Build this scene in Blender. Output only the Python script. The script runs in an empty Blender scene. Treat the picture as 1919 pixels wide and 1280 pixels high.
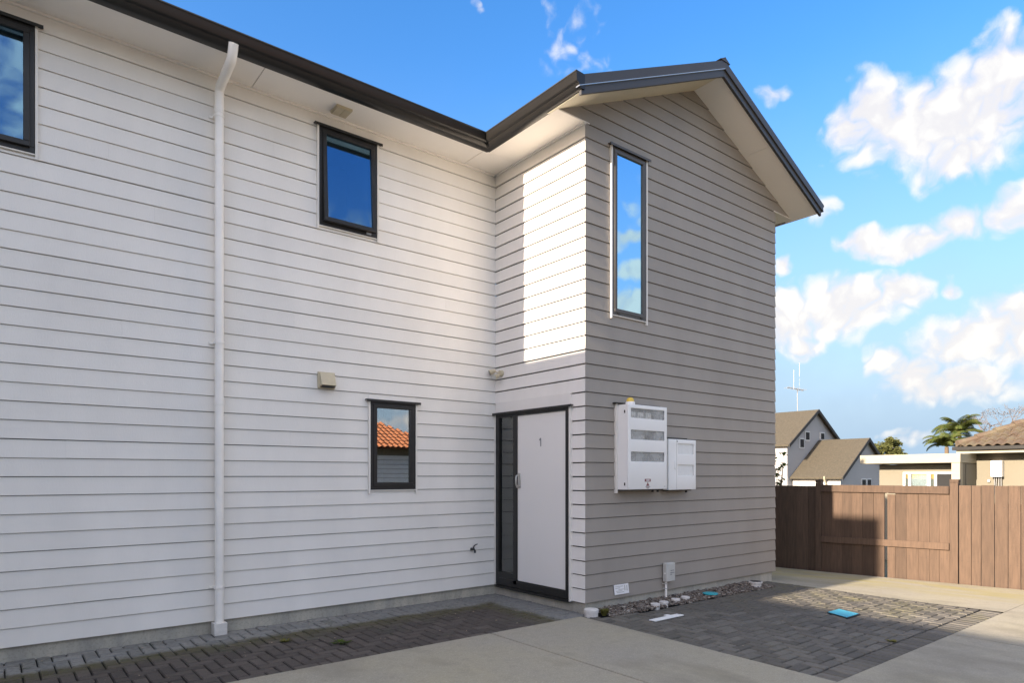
import bpy, bmesh, math, random
from mathutils import Vector, Matrix, noise as mnoise
random.seed(7)
R = math.radians
S = bpy.context.scene
COL = S.collection

# ------------------------------------------------------------------ camera
TH = 0.674257597902669            # heading, from +Y towards +X
CAMZ = 1.47
cam = bpy.data.cameras.new('camera'); cam_o = bpy.data.objects.new('camera', cam); COL.objects.link(cam_o)
cam.sensor_fit = 'HORIZONTAL'; cam.sensor_width = 36.0
cam.lens = 36.0 * 1227.84 / 1919.0
cam.shift_y = (890.9 - 640.0) / 1919.0
cam.clip_start = 0.05; cam.clip_end = 3000
cam_o.location = (0, 0, CAMZ); cam_o.rotation_euler = (R(90), 0, -TH)
S.camera = cam_o

# ------------------------------------------------------------------ exposure
S.view_settings.view_transform = 'Standard'; S.view_settings.look = 'None'
S.view_settings.gamma = 1.0; S.view_settings.use_curve_mapping = False
S.view_settings.exposure = 2.48
S.view_settings.use_white_balance = True; S.view_settings.white_balance_temperature = 7600; S.view_settings.white_balance_tint = 12
S.cycles.max_bounces = 6; S.cycles.diffuse_bounces = 4; S.cycles.glossy_bounces = 3; S.cycles.transparent_max_bounces = 6; S.cycles.transmission_bounces = 2
S.cycles.sample_clamp_indirect = 8.0

# ------------------------------------------------------------------ sun: low, travelling along +X, grazing the long walls
SUN_EL = R(19.9)
sun = bpy.data.lights.new('sun', 'SUN'); sun.energy = 2.55; sun.angle = R(0.53); sun.color = (1.0, 0.94, 0.87)
sun_o = bpy.data.objects.new('sun', sun); COL.objects.link(sun_o)
sd = Vector((math.cos(SUN_EL), -0.004, -math.sin(SUN_EL)))
sun_o.rotation_euler = sd.to_track_quat('-Z', 'Y').to_euler()
sun_o.location = (-20, 5, 12)

# ------------------------------------------------------------------ sky with cumulus
W = bpy.data.worlds.new('World'); S.world = W; W.use_nodes = True
wn = W.node_tree; wn.nodes.clear()
class NB:
    """small node builder"""
    def __init__(s, tree): s.t = tree
    def n(s, typ, **kw):
        nd = s.t.nodes.new(typ)
        for k, v in kw.items(): setattr(nd, k, v)
        return nd
    def set(s, sock, v):
        if isinstance(v, bpy.types.NodeSocket): s.t.links.new(v, sock)
        else: sock.default_value = v
    def m(s, op, a, b=0.0, c=None, clamp=False):
        nd = s.n('ShaderNodeMath', operation=op, use_clamp=clamp)
        s.set(nd.inputs[0], a); s.set(nd.inputs[1], b)
        if c is not None: s.set(nd.inputs[2], c)
        return nd.outputs[0]
    def vm(s, op, a, b=(0, 0, 0)):
        nd = s.n('ShaderNodeVectorMath', operation=op); s.set(nd.inputs[0], a); s.set(nd.inputs[1], b)
        return nd.outputs[0]
    def mr(s, v, a, b, c=0.0, d=1.0, smooth=False):
        nd = s.n('ShaderNodeMapRange', interpolation_type='SMOOTHSTEP' if smooth else 'LINEAR')
        for i, x in enumerate((v, a, b, c, d)): s.set(nd.inputs[i], x)
        return nd.outputs[0]
    def noise(s, vec, scale, detail=4, rough=0.55, dist=0.0):
        nd = s.n('ShaderNodeTexNoise'); s.set(nd.inputs['Vector'], vec)
        nd.inputs['Scale'].default_value = scale; nd.inputs['Detail'].default_value = detail
        nd.inputs['Roughness'].default_value = rough; nd.inputs['Distortion'].default_value = dist
        return nd
    def mix(s, f, a, b, blend='MIX'):
        nd = s.n('ShaderNodeMix', data_type='RGBA', blend_type=blend)
        s.set(nd.inputs[0], f)
        s.set(nd.inputs[6], a if isinstance(a, bpy.types.NodeSocket) else (*a, 1)[:4])
        s.set(nd.inputs[7], b if isinstance(b, bpy.types.NodeSocket) else (*b, 1)[:4])
        return nd.outputs[2]
w = NB(wn)
sky = w.n('ShaderNodeTexSky', sky_type='NISHITA'); sky.sun_disc = False
sky.sun_elevation = SUN_EL; sky.sun_rotation = R(270); sky.altitude = 0
sky.air_density = 1.0; sky.dust_density = 1.2; sky.ozone_density = 2.0
SKY_STRENGTH = 0.11
tc = w.n('ShaderNodeTexCoord').outputs['Generated']
dirv = w.vm('NORMALIZE', tc)
warp = w.noise(dirv, 9.0, 3, 0.6)
wv = w.vm('SUBTRACT', warp.outputs['Color'], (0.5, 0.5, 0.5))
sc = w.n('ShaderNodeVectorMath', operation='SCALE'); wn.links.new(wv, sc.inputs[0]); sc.inputs['Scale'].default_value = 0.075
dw = w.vm('ADD', dirv, sc.outputs[0])
sp = w.n('ShaderNodeSeparateXYZ'); wn.links.new(dw, sp.inputs[0])
az = w.m('MULTIPLY', w.m('ARCTAN2', sp.outputs[0], sp.outputs[1]), 57.29578)
el = w.m('MULTIPLY', w.m('ARCSINE', w.m('MINIMUM', w.m('MAXIMUM', sp.outputs[2], -1.0), 1.0)), 57.29578)
# (azimuth, elevation, half width, half height in degrees, weight)
CLOUDS = [(71.5, 24.2, 7.0, 3.6, 1), (67.4, 25.6, 3.6, 2.9, 1), (75.2, 24.8, 4.6, 4.2, 1), (73.0, 21.6, 4.2, 2.2, .95),
          (66.9, 17.5, 2.6, 1.3, .95), (70.3, 16.8, 4.0, 1.2, .9), (73.2, 17.4, 2.6, 1.4, .9), (76.6, 17.8, 3.0, 1.7, .9),
          (61.3, 12.4, 4.8, 3.0, .95), (65.8, 13.2, 4.2, 2.6, 1), (69.0, 13.6, 2.2, 1.9, .95), (63.0, 10.6, 2.4, 1.4, .8),
          (72.2, 13.2, .9, .8, .8), (73.4, 9.6, 4.6, 2.4, .95), (76.5, 10.2, 3.6, 2.9, 1),
          (70.0, 7.6, 2.4, 1.9, .95), (72.8, 6.6, 4.6, 1.7, .95), (68.3, 9.0, 1.4, 1.2, .8),
          (43.4, 33.6, 5.5, 4.0, .16), (45.4, 31.2, 4.0, 2.6, .10), (35.7, 35.6, .8, .7, .6),
          (60.2, 28.3, 1.6, 1.1, .55), (60.9, 16.6, 1.0, 1.1, .8), (63.8, 19.5, 2.2, 1.7, .42),
          (76.8, 33.2, 2.4, 1.6, .7), (131, 19.4, 2.6, .9, .9), (130, 17.3, 3.2, 1.0, .9), (131.5, 14.2, 4.5, 2.0, .85), (128.5, 24.0, 2.2, 1.2, .5), (70.0, 2.6, 3.6, 1.0, .38), (63.5, 2.2, 2.5, .9, .3)]
field = None
for a, e, rx, ry, wt in CLOUDS:
    dx = w.m('MULTIPLY', w.m('SUBTRACT', az, a), 1 / rx); dy = w.m('MULTIPLY', w.m('SUBTRACT', el, e), 1 / ry)
    q = w.m('SUBTRACT', wt, w.m('ADD', w.m('MULTIPLY', dx, dx), w.m('MULTIPLY', dy, dy)))
    field = q if field is None else w.m('MAXIMUM', field, q)
# denser unseen cumulus added around the rest of the sky to raise the fill light
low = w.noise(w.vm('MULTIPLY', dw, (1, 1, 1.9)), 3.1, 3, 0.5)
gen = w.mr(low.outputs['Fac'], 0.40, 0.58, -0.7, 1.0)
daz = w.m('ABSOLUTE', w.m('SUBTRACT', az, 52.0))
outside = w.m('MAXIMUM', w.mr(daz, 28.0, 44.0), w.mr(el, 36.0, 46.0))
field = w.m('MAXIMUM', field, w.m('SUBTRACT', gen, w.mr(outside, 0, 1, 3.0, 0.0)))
fb = w.noise(dw, 19.0, 6, 0.64)
bn_ = w.noise(dw, 20.0, 2, 0.5)
puff = w.m('SUBTRACT', w.m('ABSOLUTE', w.m('MULTIPLY', w.m('SUBTRACT', bn_.outputs['Fac'], 0.5), 4.0)), 0.34)     # billows: rounded lumps, sharp creases
body = w.m('ADD', w.m('ADD', field, w.m('MULTIPLY', w.m('SUBTRACT', fb.outputs['Fac'], 0.5), 1.6)), w.m('MULTIPLY', puff, 0.75))
dens = w.mr(body, -0.16, 0.80, 0, 1, True)
# thin haze towards the horizon
hz = w.mr(sp.outputs[2], 0.02, 0.55, 1.0, 0.0, True)
# body of the clouds: sunlit tops, lavender grey undersides
shn = w.noise(w.vm('ADD', dirv, (0.012, 0.0, -0.022)), 14.0, 3, 0.55)
lit = w.mr(w.m('SUBTRACT', w.m('ADD', shn.outputs['Fac'], w.m('MULTIPLY', w.m('SUBTRACT', fb.outputs['Fac'], shn.outputs['Fac']), 1.2)), w.m('MULTIPLY', puff, -0.55)), 0.36, 0.66, 0, 1, True)
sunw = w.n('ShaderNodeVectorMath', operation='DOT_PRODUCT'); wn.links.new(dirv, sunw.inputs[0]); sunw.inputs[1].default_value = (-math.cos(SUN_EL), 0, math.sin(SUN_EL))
glow = w.mr(sunw.outputs['Value'], -0.45, 0.9, 1.0, 2.7, True)      # clouds brightened towards the sun, adding fill light for the shaded walls
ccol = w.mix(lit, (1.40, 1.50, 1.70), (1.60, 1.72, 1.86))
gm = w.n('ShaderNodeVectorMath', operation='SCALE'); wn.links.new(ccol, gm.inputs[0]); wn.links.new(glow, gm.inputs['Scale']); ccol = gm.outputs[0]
skyc = w.n('ShaderNodeHueSaturation'); skyc.inputs['Saturation'].default_value = 1.38; skyc.inputs['Value'].default_value = 0.66
tint = w.mix(1.0, sky.outputs[0], (1.02, 0.97, 1.06), 'MULTIPLY')
wn.links.new(tint, skyc.inputs['Color'])
base = w.mix(w.m('MULTIPLY', hz, w.mr(sunw.outputs['Value'], -0.2, 0.7, 1.0, 0.2)), skyc.outputs[0], (0.70, 1.09, 1.60))
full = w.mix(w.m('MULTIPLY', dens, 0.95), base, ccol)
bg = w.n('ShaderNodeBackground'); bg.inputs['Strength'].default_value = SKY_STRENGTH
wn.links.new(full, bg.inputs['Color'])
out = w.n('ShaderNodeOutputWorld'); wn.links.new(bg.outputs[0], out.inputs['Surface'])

# ================================================================== materials
MATS = {}
def mat(name, col, rough=0.6, var=0.06, vscale=3.0, bump=0.0, bscale=60.0, spec=0.4, metal=0.0, rnd=0.0, stretch=None, col2=None, emit=None):
    """procedural paint / stone / wood: noise colour variation, per object tone, fine relief"""
    m = bpy.data.materials.new(name); m.use_nodes = True
    t = m.node_tree; b = NB(t); pb = t.nodes['Principled BSDF']
    pos = b.n('ShaderNodeNewGeometry').outputs['Position']
    v = b.vm('MULTIPLY', pos, stretch) if stretch else pos
    nz = b.noise(v, vscale, 6, 0.6)
    if col2:
        c = b.mix(b.mr(nz.outputs['Fac'], 0.35, 0.65, 0, 1, True), col, col2)
    else:
        k = b.mr(nz.outputs['Fac'], 0.25, 0.75, 1 - var, 1 + var)
        c = b.mix(1.0, col, (1, 1, 1), 'MULTIPLY')
        mm = b.n('ShaderNodeMix', data_type='RGBA', blend_type='MULTIPLY'); mm.inputs[0].default_value = 1
        t.links.new(c, mm.inputs[6]); t.links.new(k, mm.inputs[7]); c = mm.outputs[2]
    if rnd:
        oi = b.n('ShaderNodeObjectInfo').outputs['Random']
        mm = b.n('ShaderNodeMix', data_type='RGBA', blend_type='MULTIPLY'); mm.inputs[0].default_value = 1
        t.links.new(c, mm.inputs[6]); t.links.new(b.mr(oi, 0, 1, 1 - rnd, 1 + rnd), mm.inputs[7]); c = mm.outputs[2]
    t.links.new(c, pb.inputs['Base Color'])
    pb.inputs['Roughness'].default_value = rough; pb.inputs['Metallic'].default_value = metal
    pb.inputs['Specular IOR Level'].default_value = spec
    if bump:
        bn = b.noise(v, bscale, 5, 0.6); bp = b.n('ShaderNodeBump'); bp.inputs['Strength'].default_value = bump
        bp.inputs['Distance'].default_value = 0.01
        t.links.new(bn.outputs['Fac'], bp.inputs['Height']); t.links.new(bp.outputs[0], pb.inputs['Normal'])
    MATS[name] = m
    return m

WHITE = (0.75, 0.715, 0.665); TAUPE = (0.300, 0.268, 0.232)
mat('white_board', WHITE, 0.55, 0.06, 2.2, 0.10, 90, rnd=0.022, stretch=(1.0, 1.0, 0.30))
mat('taupe_board', TAUPE, 0.55, 0.08, 2.2, 0.10, 90, rnd=0.03, stretch=(1.0, 1.0, 0.30))
mat('white_trim', (0.74, 0.70, 0.64), 0.5, 0.03, 4)
mat('white_pvc', (0.86, 0.82, 0.76), 0.35, 0.05, 6)
mat('soffit', (0.84, 0.80, 0.745), 0.7, 0.03, 2)
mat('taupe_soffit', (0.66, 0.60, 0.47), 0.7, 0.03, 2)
mat('black_frame', (0.018, 0.017, 0.016), 0.38, 0.10, 5)
mat('bronze_frame', (0.085, 0.075, 0.065), 0.38, 0.10, 5)
mat('dark_metal', (0.015, 0.0135, 0.012), 0.30, 0.10, 3, spec=0.4)
mat('barge_metal', (0.048, 0.044, 0.041), 0.42, 0.08, 3, spec=0.5)
mat('door_white', (0.76, 0.73, 0.69), 0.42, 0.015, 2)
mat('steel', (0.55, 0.54, 0.52), 0.3, 0.08, 20, metal=1.0)
mat('dark_void', (0.02, 0.02, 0.02), 0.9, 0.1, 3)
mat('room', (0.10, 0.10, 0.10), 0.9, 0.1, 2)
mat('jamb', (0.75, 0.73, 0.70), 0.7, 0.02, 2)
mat('blind', (0.62, 0.63, 0.60), 0.6, 0.05, 4)
mat('roller', (0.10, 0.095, 0.09), 0.8, 0.05, 4)
mat('cream_plastic', (0.52, 0.45, 0.32), 0.5, 0.08, 9)
mat('grey_plastic', (0.50, 0.49, 0.45), 0.5, 0.06, 12)
mat('box_white', (0.80, 0.79, 0.76), 0.45, 0.02, 3)
mat('milky', (0.72, 0.725, 0.705), 0.3, 0.06, 16)
mat('meter_grey', (0.22, 0.22, 0.22), 0.5, 0.3, 25)
mat('label_red', (0.22, 0.08, 0.08), 0.5, 0.1, 60)
mat('label_ink', (0.20, 0.16, 0.16), 0.6, 0.2, 60)
mat('label_white', (0.78, 0.76, 0.75), 0.5, 0.03, 30)
mat('amber', (0.75, 0.50, 0.08), 0.25, 0.08, 20)
mat('teal', (0.01, 0.34, 0.40), 0.4, 0.10, 12)
mat('teal_light', (0.05, 0.42, 0.55), 0.4, 0.10, 12)
mat('black_plastic', (0.02, 0.02, 0.02), 0.5, 0.2, 20)
mat('cap_white', (0.62, 0.59, 0.55), 0.6, 0.15, 14, bump=0.1)
mat('fence_wood', (0.088, 0.054, 0.035), 0.75, 0.28, 5.0, 0.35, 40, rnd=0.20, stretch=(7, 7, 0.7))
mat('fence_end', (0.30, 0.22, 0.15), 0.8, 0.2, 20)
mat('pebble', (0.20, 0.175, 0.155), 0.8, 0.7, 38, col2=(0.07, 0.06, 0.055))
mat('joint_sand', (0.012, 0.011, 0.009), 0.95, 0.3, 30)
mat('soil', (0.06, 0.05, 0.035), 0.95, 0.3, 4, col2=(0.05, 0.07, 0.03))
mat('render_white', (0.33, 0.325, 0.325), 0.8, 0.03, 0.8)
mat('tan_wall', (0.175, 0.155, 0.115), 0.85, 0.04, 1.5, 0.1, 30)
mat('cream_fascia', (0.30, 0.265, 0.195), 0.6, 0.08, 2.0, stretch=(1, 1, 6))
mat('shingle', (0.062, 0.052, 0.036), 0.9, 0.30, 9.0, 0.4, 12)
mat('dark_trim', (0.030, 0.028, 0.026), 0.6, 0.1, 3)
mat('tile_brown', (0.098, 0.066, 0.045), 0.85, 0.3, 2.4, 0.2, 30, col2=(0.122, 0.098, 0.062), rnd=0.05)
mat('tile_orange', (0.40, 0.145, 0.062), 0.8, 0.15, 3)
mat('garage_grey', (0.55, 0.55, 0.54), 0.7, 0.05, 2)
mat('curtain', (0.55, 0.54, 0.53), 0.9, 0.15, 8, stretch=(8, 8, 0.3))
mat('bark', (0.12, 0.085, 0.055), 0.9, 0.3, 8, 0.4, 20)
mat('grey_twig', (0.13, 0.105, 0.09), 0.9, 0.2, 6)

def leaf_mat(name, c1, c2, trans=0.35):
    m = bpy.data.materials.new(name); m.use_nodes = True; t = m.node_tree; b = NB(t)
    t.nodes.clear()
    pos = b.n('ShaderNodeNewGeometry').outputs['Position']
    nz = b.noise(pos, 3.0, 4, 0.6); c = b.mix(b.mr(nz.outputs['Fac'], 0.35, 0.65), c1, c2)
    d = b.n('ShaderNodeBsdfDiffuse'); tr = b.n('ShaderNodeBsdfTranslucent'); mx = b.n('ShaderNodeMixShader')
    t.links.new(c, d.inputs[0]); t.links.new(c, tr.inputs[0]); mx.inputs[0].default_value = trans
    t.links.new(d.outputs[0], mx.inputs[1]); t.links.new(tr.outputs[0], mx.inputs[2])
    o = b.n('ShaderNodeOutputMaterial'); t.links.new(mx.outputs[0], o.inputs[0]); MATS[name] = m
leaf_mat('leaf_dark', (0.045, 0.085, 0.022), (0.085, 0.12, 0.03))
leaf_mat('leaf_palm', (0.06, 0.09, 0.025), (0.12, 0.125, 0.04))
leaf_mat('leaf_olive', (0.09, 0.10, 0.04), (0.14, 0.14, 0.05))
leaf_mat('leaf_weed', (0.14, 0.14, 0.04), (0.20, 0.18, 0.06))

def glass_mat(name, tint=(1, 1, 1), refl=(0.9, 0.95, 1.0), ior=0.1, clear=(0.75, 0.8, 0.8)):
    m = bpy.data.materials.new(name); m.use_nodes = True; t = m.node_tree; b = NB(t); t.nodes.clear()
    fr0 = b.n('ShaderNodeFresnel'); fr0.inputs['IOR'].default_value = 1.5
    fr = b.n('ShaderNodeMapRange'); t.links.new(fr0.outputs[0], fr.inputs[0]); fr.inputs[3].default_value = ior
    g = b.n('ShaderNodeBsdfGlossy'); g.inputs['Roughness'].default_value = 0.0; g.inputs['Color'].default_value = (*refl, 1)
    # faint waviness of float glass
    pos = b.n('ShaderNodeNewGeometry').outputs['Position']; nz = b.noise(pos, 1.6, 1, 0.4)
    bp = b.n('ShaderNodeBump'); bp.inputs['Strength'].default_value = 0.02; bp.inputs['Distance'].default_value = 0.02
    t.links.new(nz.outputs['Fac'], bp.inputs['Height']); t.links.new(bp.outputs[0], g.inputs['Normal'])
    tr = b.n('ShaderNodeBsdfTransparent'); tr.inputs[0].default_value = (*clear, 1)
    mx = b.n('ShaderNodeMixShader'); t.links.new(fr.outputs[0], mx.inputs[0])
    t.links.new(tr.outputs[0], mx.inputs[1]); t.links.new(g.outputs[0], mx.inputs[2])
    o = b.n('ShaderNodeOutputMaterial'); t.links.new(mx.outputs[0], o.inputs[0]); MATS[name] = m
glass_mat('glass', ior=0.20, refl=(0.36, 0.70, 1.0))
glass_mat('glass_low', ior=0.34, refl=(0.95, 0.95, 0.95))
glass_mat('glass_high', ior=0.78, refl=(0.56, 0.86, 1.0))
glass_mat('glass_box', ior=0.08)
glass_mat('glass_door', ior=0.12, refl=(0.92, 0.94, 0.92), clear=(0.8, 0.8, 0.78))

def haze_pane():
    m = bpy.data.materials.new('cloudy_pane'); m.use_nodes = True; t = m.node_tree; b = NB(t); t.nodes.clear()
    pos = b.n('ShaderNodeNewGeometry').outputs['Position']; nz = b.noise(pos, 7, 3, 0.5)
    d = b.n('ShaderNodeBsdfDiffuse'); d.inputs[0].default_value = (0.50, 0.51, 0.50, 1); tr = b.n('ShaderNodeBsdfTransparent')
    mx = b.n('ShaderNodeMixShader'); t.links.new(b.mr(nz.outputs['Fac'], 0.32, 0.68, 0.12, 0.62), mx.inputs[0]); t.links.new(tr.outputs[0], mx.inputs[1]); t.links.new(d.outputs[0], mx.inputs[2])
    g = b.n('ShaderNodeBsdfGlossy'); g.inputs['Roughness'].default_value = 0.15; m2 = b.n('ShaderNodeMixShader'); m2.inputs[0].default_value = 0.06
    t.links.new(mx.outputs[0], m2.inputs[1]); t.links.new(g.outputs[0], m2.inputs[2])
    o = b.n('ShaderNodeOutputMaterial'); t.links.new(m2.outputs[0], o.inputs[0]); MATS['cloudy_pane'] = m
haze_pane()
def pebble_mat():
    m = bpy.data.materials.new('pebble'); m.use_nodes = True; t = m.node_tree; b = NB(t); pb = t.nodes['Principled BSDF']
    ri = b.n('ShaderNodeNewGeometry').outputs['Random Per Island']
    cr = b.n('ShaderNodeValToRGB'); t.links.new(ri, cr.inputs[0]); e = cr.color_ramp
    e.elements[0].color = (0.05, 0.04, 0.034, 1); e.elements[1].color = (0.36, 0.32, 0.27, 1)
    for p, c in ((0.3, (0.11, 0.085, 0.068, 1)), (0.55, (0.15, 0.115, 0.09, 1)), (0.85, (0.20, 0.175, 0.15, 1))):
        q = e.elements.new(p); q.color = c
    t.links.new(cr.outputs[0], pb.inputs['Base Color']); pb.inputs['Roughness'].default_value = 0.75; MATS['pebble'] = m
pebble_mat()
def concrete_mat():
    m = bpy.data.materials.new('concrete'); m.use_nodes = True; t = m.node_tree; b = NB(t); pb = t.nodes['Principled BSDF']
    pos = b.n('ShaderNodeNewGeometry').outputs['Position']; s = b.n('ShaderNodeSeparateXYZ'); t.links.new(pos, s.inputs[0])
    big = b.noise(pos, 0.9, 5, 0.6); mid = b.noise(pos, 9.0, 8, 0.72); fine = b.noise(pos, 90, 3, 0.6)
    c = b.mix(b.mr(big.outputs['Fac'], 0.3, 0.7), (0.325, 0.290, 0.208), (0.285, 0.262, 0.218))
    c = b.mix(b.mr(mid.outputs['Fac'], 0.48, 0.72, 0, 0.6), c, (0.235, 0.208, 0.165))
    c = b.mix(b.mr(fine.outputs['Fac'], 0.5, 0.75, 0, 0.5), c, (0.50, 0.45, 0.37))
    c = b.mix(b.mr(b.noise(pos, 160, 2, 0.5).outputs['Fac'], 0.60, 0.72, 0, 0.5), c, (0.14, 0.125, 0.10))
    c = b.mix(b.m('MULTIPLY', b.mr(b.noise(b.vm('MULTIPLY', pos, (1, 0.5, 1)), 1.7, 4, 0.55).outputs['Fac'], 0.52, 0.70), 0.6), c, (0.185, 0.165, 0.125))
    # greenish algae along the foot of the fence
    band = b.m('MULTIPLY', b.mr(s.outputs[0], 8.9, 9.6), b.mr(s.outputs[0], 10.0, 10.35, 1, 0.15))
    st = b.noise(b.vm('MULTIPLY', pos, (1.6, 0.35, 1)), 3.0, 5, 0.6)
    c = b.mix(b.m('MULTIPLY', band, b.mr(st.outputs['Fac'], 0.38, 0.6, 0, 0.85)), c, (0.30, 0.26, 0.12))
    t.links.new(c, pb.inputs['Base Color']); pb.inputs['Roughness'].default_value = 0.85
    pb.inputs['Specular IOR Level'].default_value = 0.25
    bp = b.n('ShaderNodeBump'); bp.inputs['Strength'].default_value = 0.25; bp.inputs['Distance'].default_value = 0.004
    t.links.new(fine.outputs['Fac'], bp.inputs['Height']); t.links.new(bp.outputs[0], pb.inputs['Normal'])
    MATS['concrete'] = m
concrete_mat()
def foundation_mat():
    m = bpy.data.materials.new('foundation'); m.use_nodes = True; t = m.node_tree; b = NB(t); pb = t.nodes['Principled BSDF']
    pos = b.n('ShaderNodeNewGeometry').outputs['Position']
    big = b.noise(b.vm('MULTIPLY', pos, (1, 1, 0.25)), 5.0, 6, 0.65); fine = b.noise(pos, 60, 3, 0.6)
    c = b.mix(b.mr(big.outputs['Fac'], 0.35, 0.65), (0.50, 0.46, 0.38), (0.33, 0.315, 0.275))
    c = b.mix(b.mr(fine.outputs['Fac'], 0.5, 0.75, 0, 0.4), c, (0.14, 0.13, 0.11))
    t.links.new(c, pb.inputs['Base Color']); pb.inputs['Roughness'].default_value = 0.9
    MATS['foundation'] = m
foundation_mat()
def paver_mat(name, strip):
    m = bpy.data.materials.new(name); m.use_nodes = True; t = m.node_tree; b = NB(t); pb = t.nodes['Principled BSDF']
    pos = b.n('ShaderNodeNewGeometry').outputs['Position']; s = b.n('ShaderNodeSeparateXYZ'); t.links.new(pos, s.inputs[0])
    oi = b.n('ShaderNodeObjectInfo').outputs['Random']
    n1 = b.noise(pos, 2.2, 5, 0.6); n2 = b.noise(pos, 26, 5, 0.65); n3 = b.noise(pos, 140, 2, 0.5)
    if strip:   # damp reddish brown pavers, washed pale along the drip line of the walls, moss between
        c = b.mix(oi, (0.060, 0.049, 0.043), (0.095, 0.078, 0.068))
        wash = b.m('MAXIMUM', b.m('ADD', s.outputs[1], b.m('MULTIPLY', n1.outputs['Fac'], 0.30)),
                   b.m('ADD', b.m('ADD', s.outputs[0], 1.56), b.m('MULTIPLY', n1.outputs['Fac'], 0.25)))
        fw = b.mr(wash, 6.13, 6.27, 0, 1, True)
        moss = b.m('MULTIPLY', b.mr(wash, 5.86, 6.14, 0, 1, True), b.mr(wash, 6.16, 6.28, 1, 0))
        grey = b.mix(oi, (0.165, 0.165, 0.158), (0.25, 0.245, 0.232))
        c = b.mix(fw, c, grey)
        c = b.mix(b.m('MULTIPLY', moss, b.mr(n2.outputs['Fac'], 0.35, 0.6, 0, 0.75)), c, (0.085, 0.082, 0.022))
        c = b.mix(b.m('MULTIPLY', b.mr(n1.outputs['Fac'], 0.56, 0.66), b.mr(n2.outputs['Fac'], 0.45, 0.6, 0, 0.6)), c, (0.075, 0.085, 0.055))
    else:
        c = b.mix(oi, (0.092, 0.084, 0.071), (0.158, 0.144, 0.122))
        g = b.m('MULTIPLY', b.mr(s.outputs[0], 6.6, 8.3, 0.1, 0.7), b.mr(n1.outputs['Fac'], 0.45, 0.65))
        c = b.mix(b.m('MULTIPLY', g, b.mr(n2.outputs['Fac'], 0.4, 0.6)), c, (0.17, 0.155, 0.05))
    c = b.mix(b.mr(n2.outputs['Fac'], 0.45, 0.75, 0, 0.5), c, (0.05, 0.045, 0.04) if strip else (0.070, 0.063, 0.055))
    c = b.mix(b.mr(n3.outputs['Fac'], 0.55, 0.75, 0, 0.35), c, (0.22, 0.20, 0.18))
    t.links.new(c, pb.inputs['Base Color']); pb.inputs['Roughness'].default_value = 0.85; pb.inputs['Specular IOR Level'].default_value = 0.25
    bp = b.n('ShaderNodeBump'); bp.inputs['Strength'].default_value = 0.5; bp.inputs['Distance'].default_value = 0.006
    t.links.new(n2.outputs['Fac'], bp.inputs['Height']); t.links.new(bp.outputs[0], pb.inputs['Normal'])
    MATS[name] = m
paver_mat('paver_brown', True); paver_mat('paver_grey', False)

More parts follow.
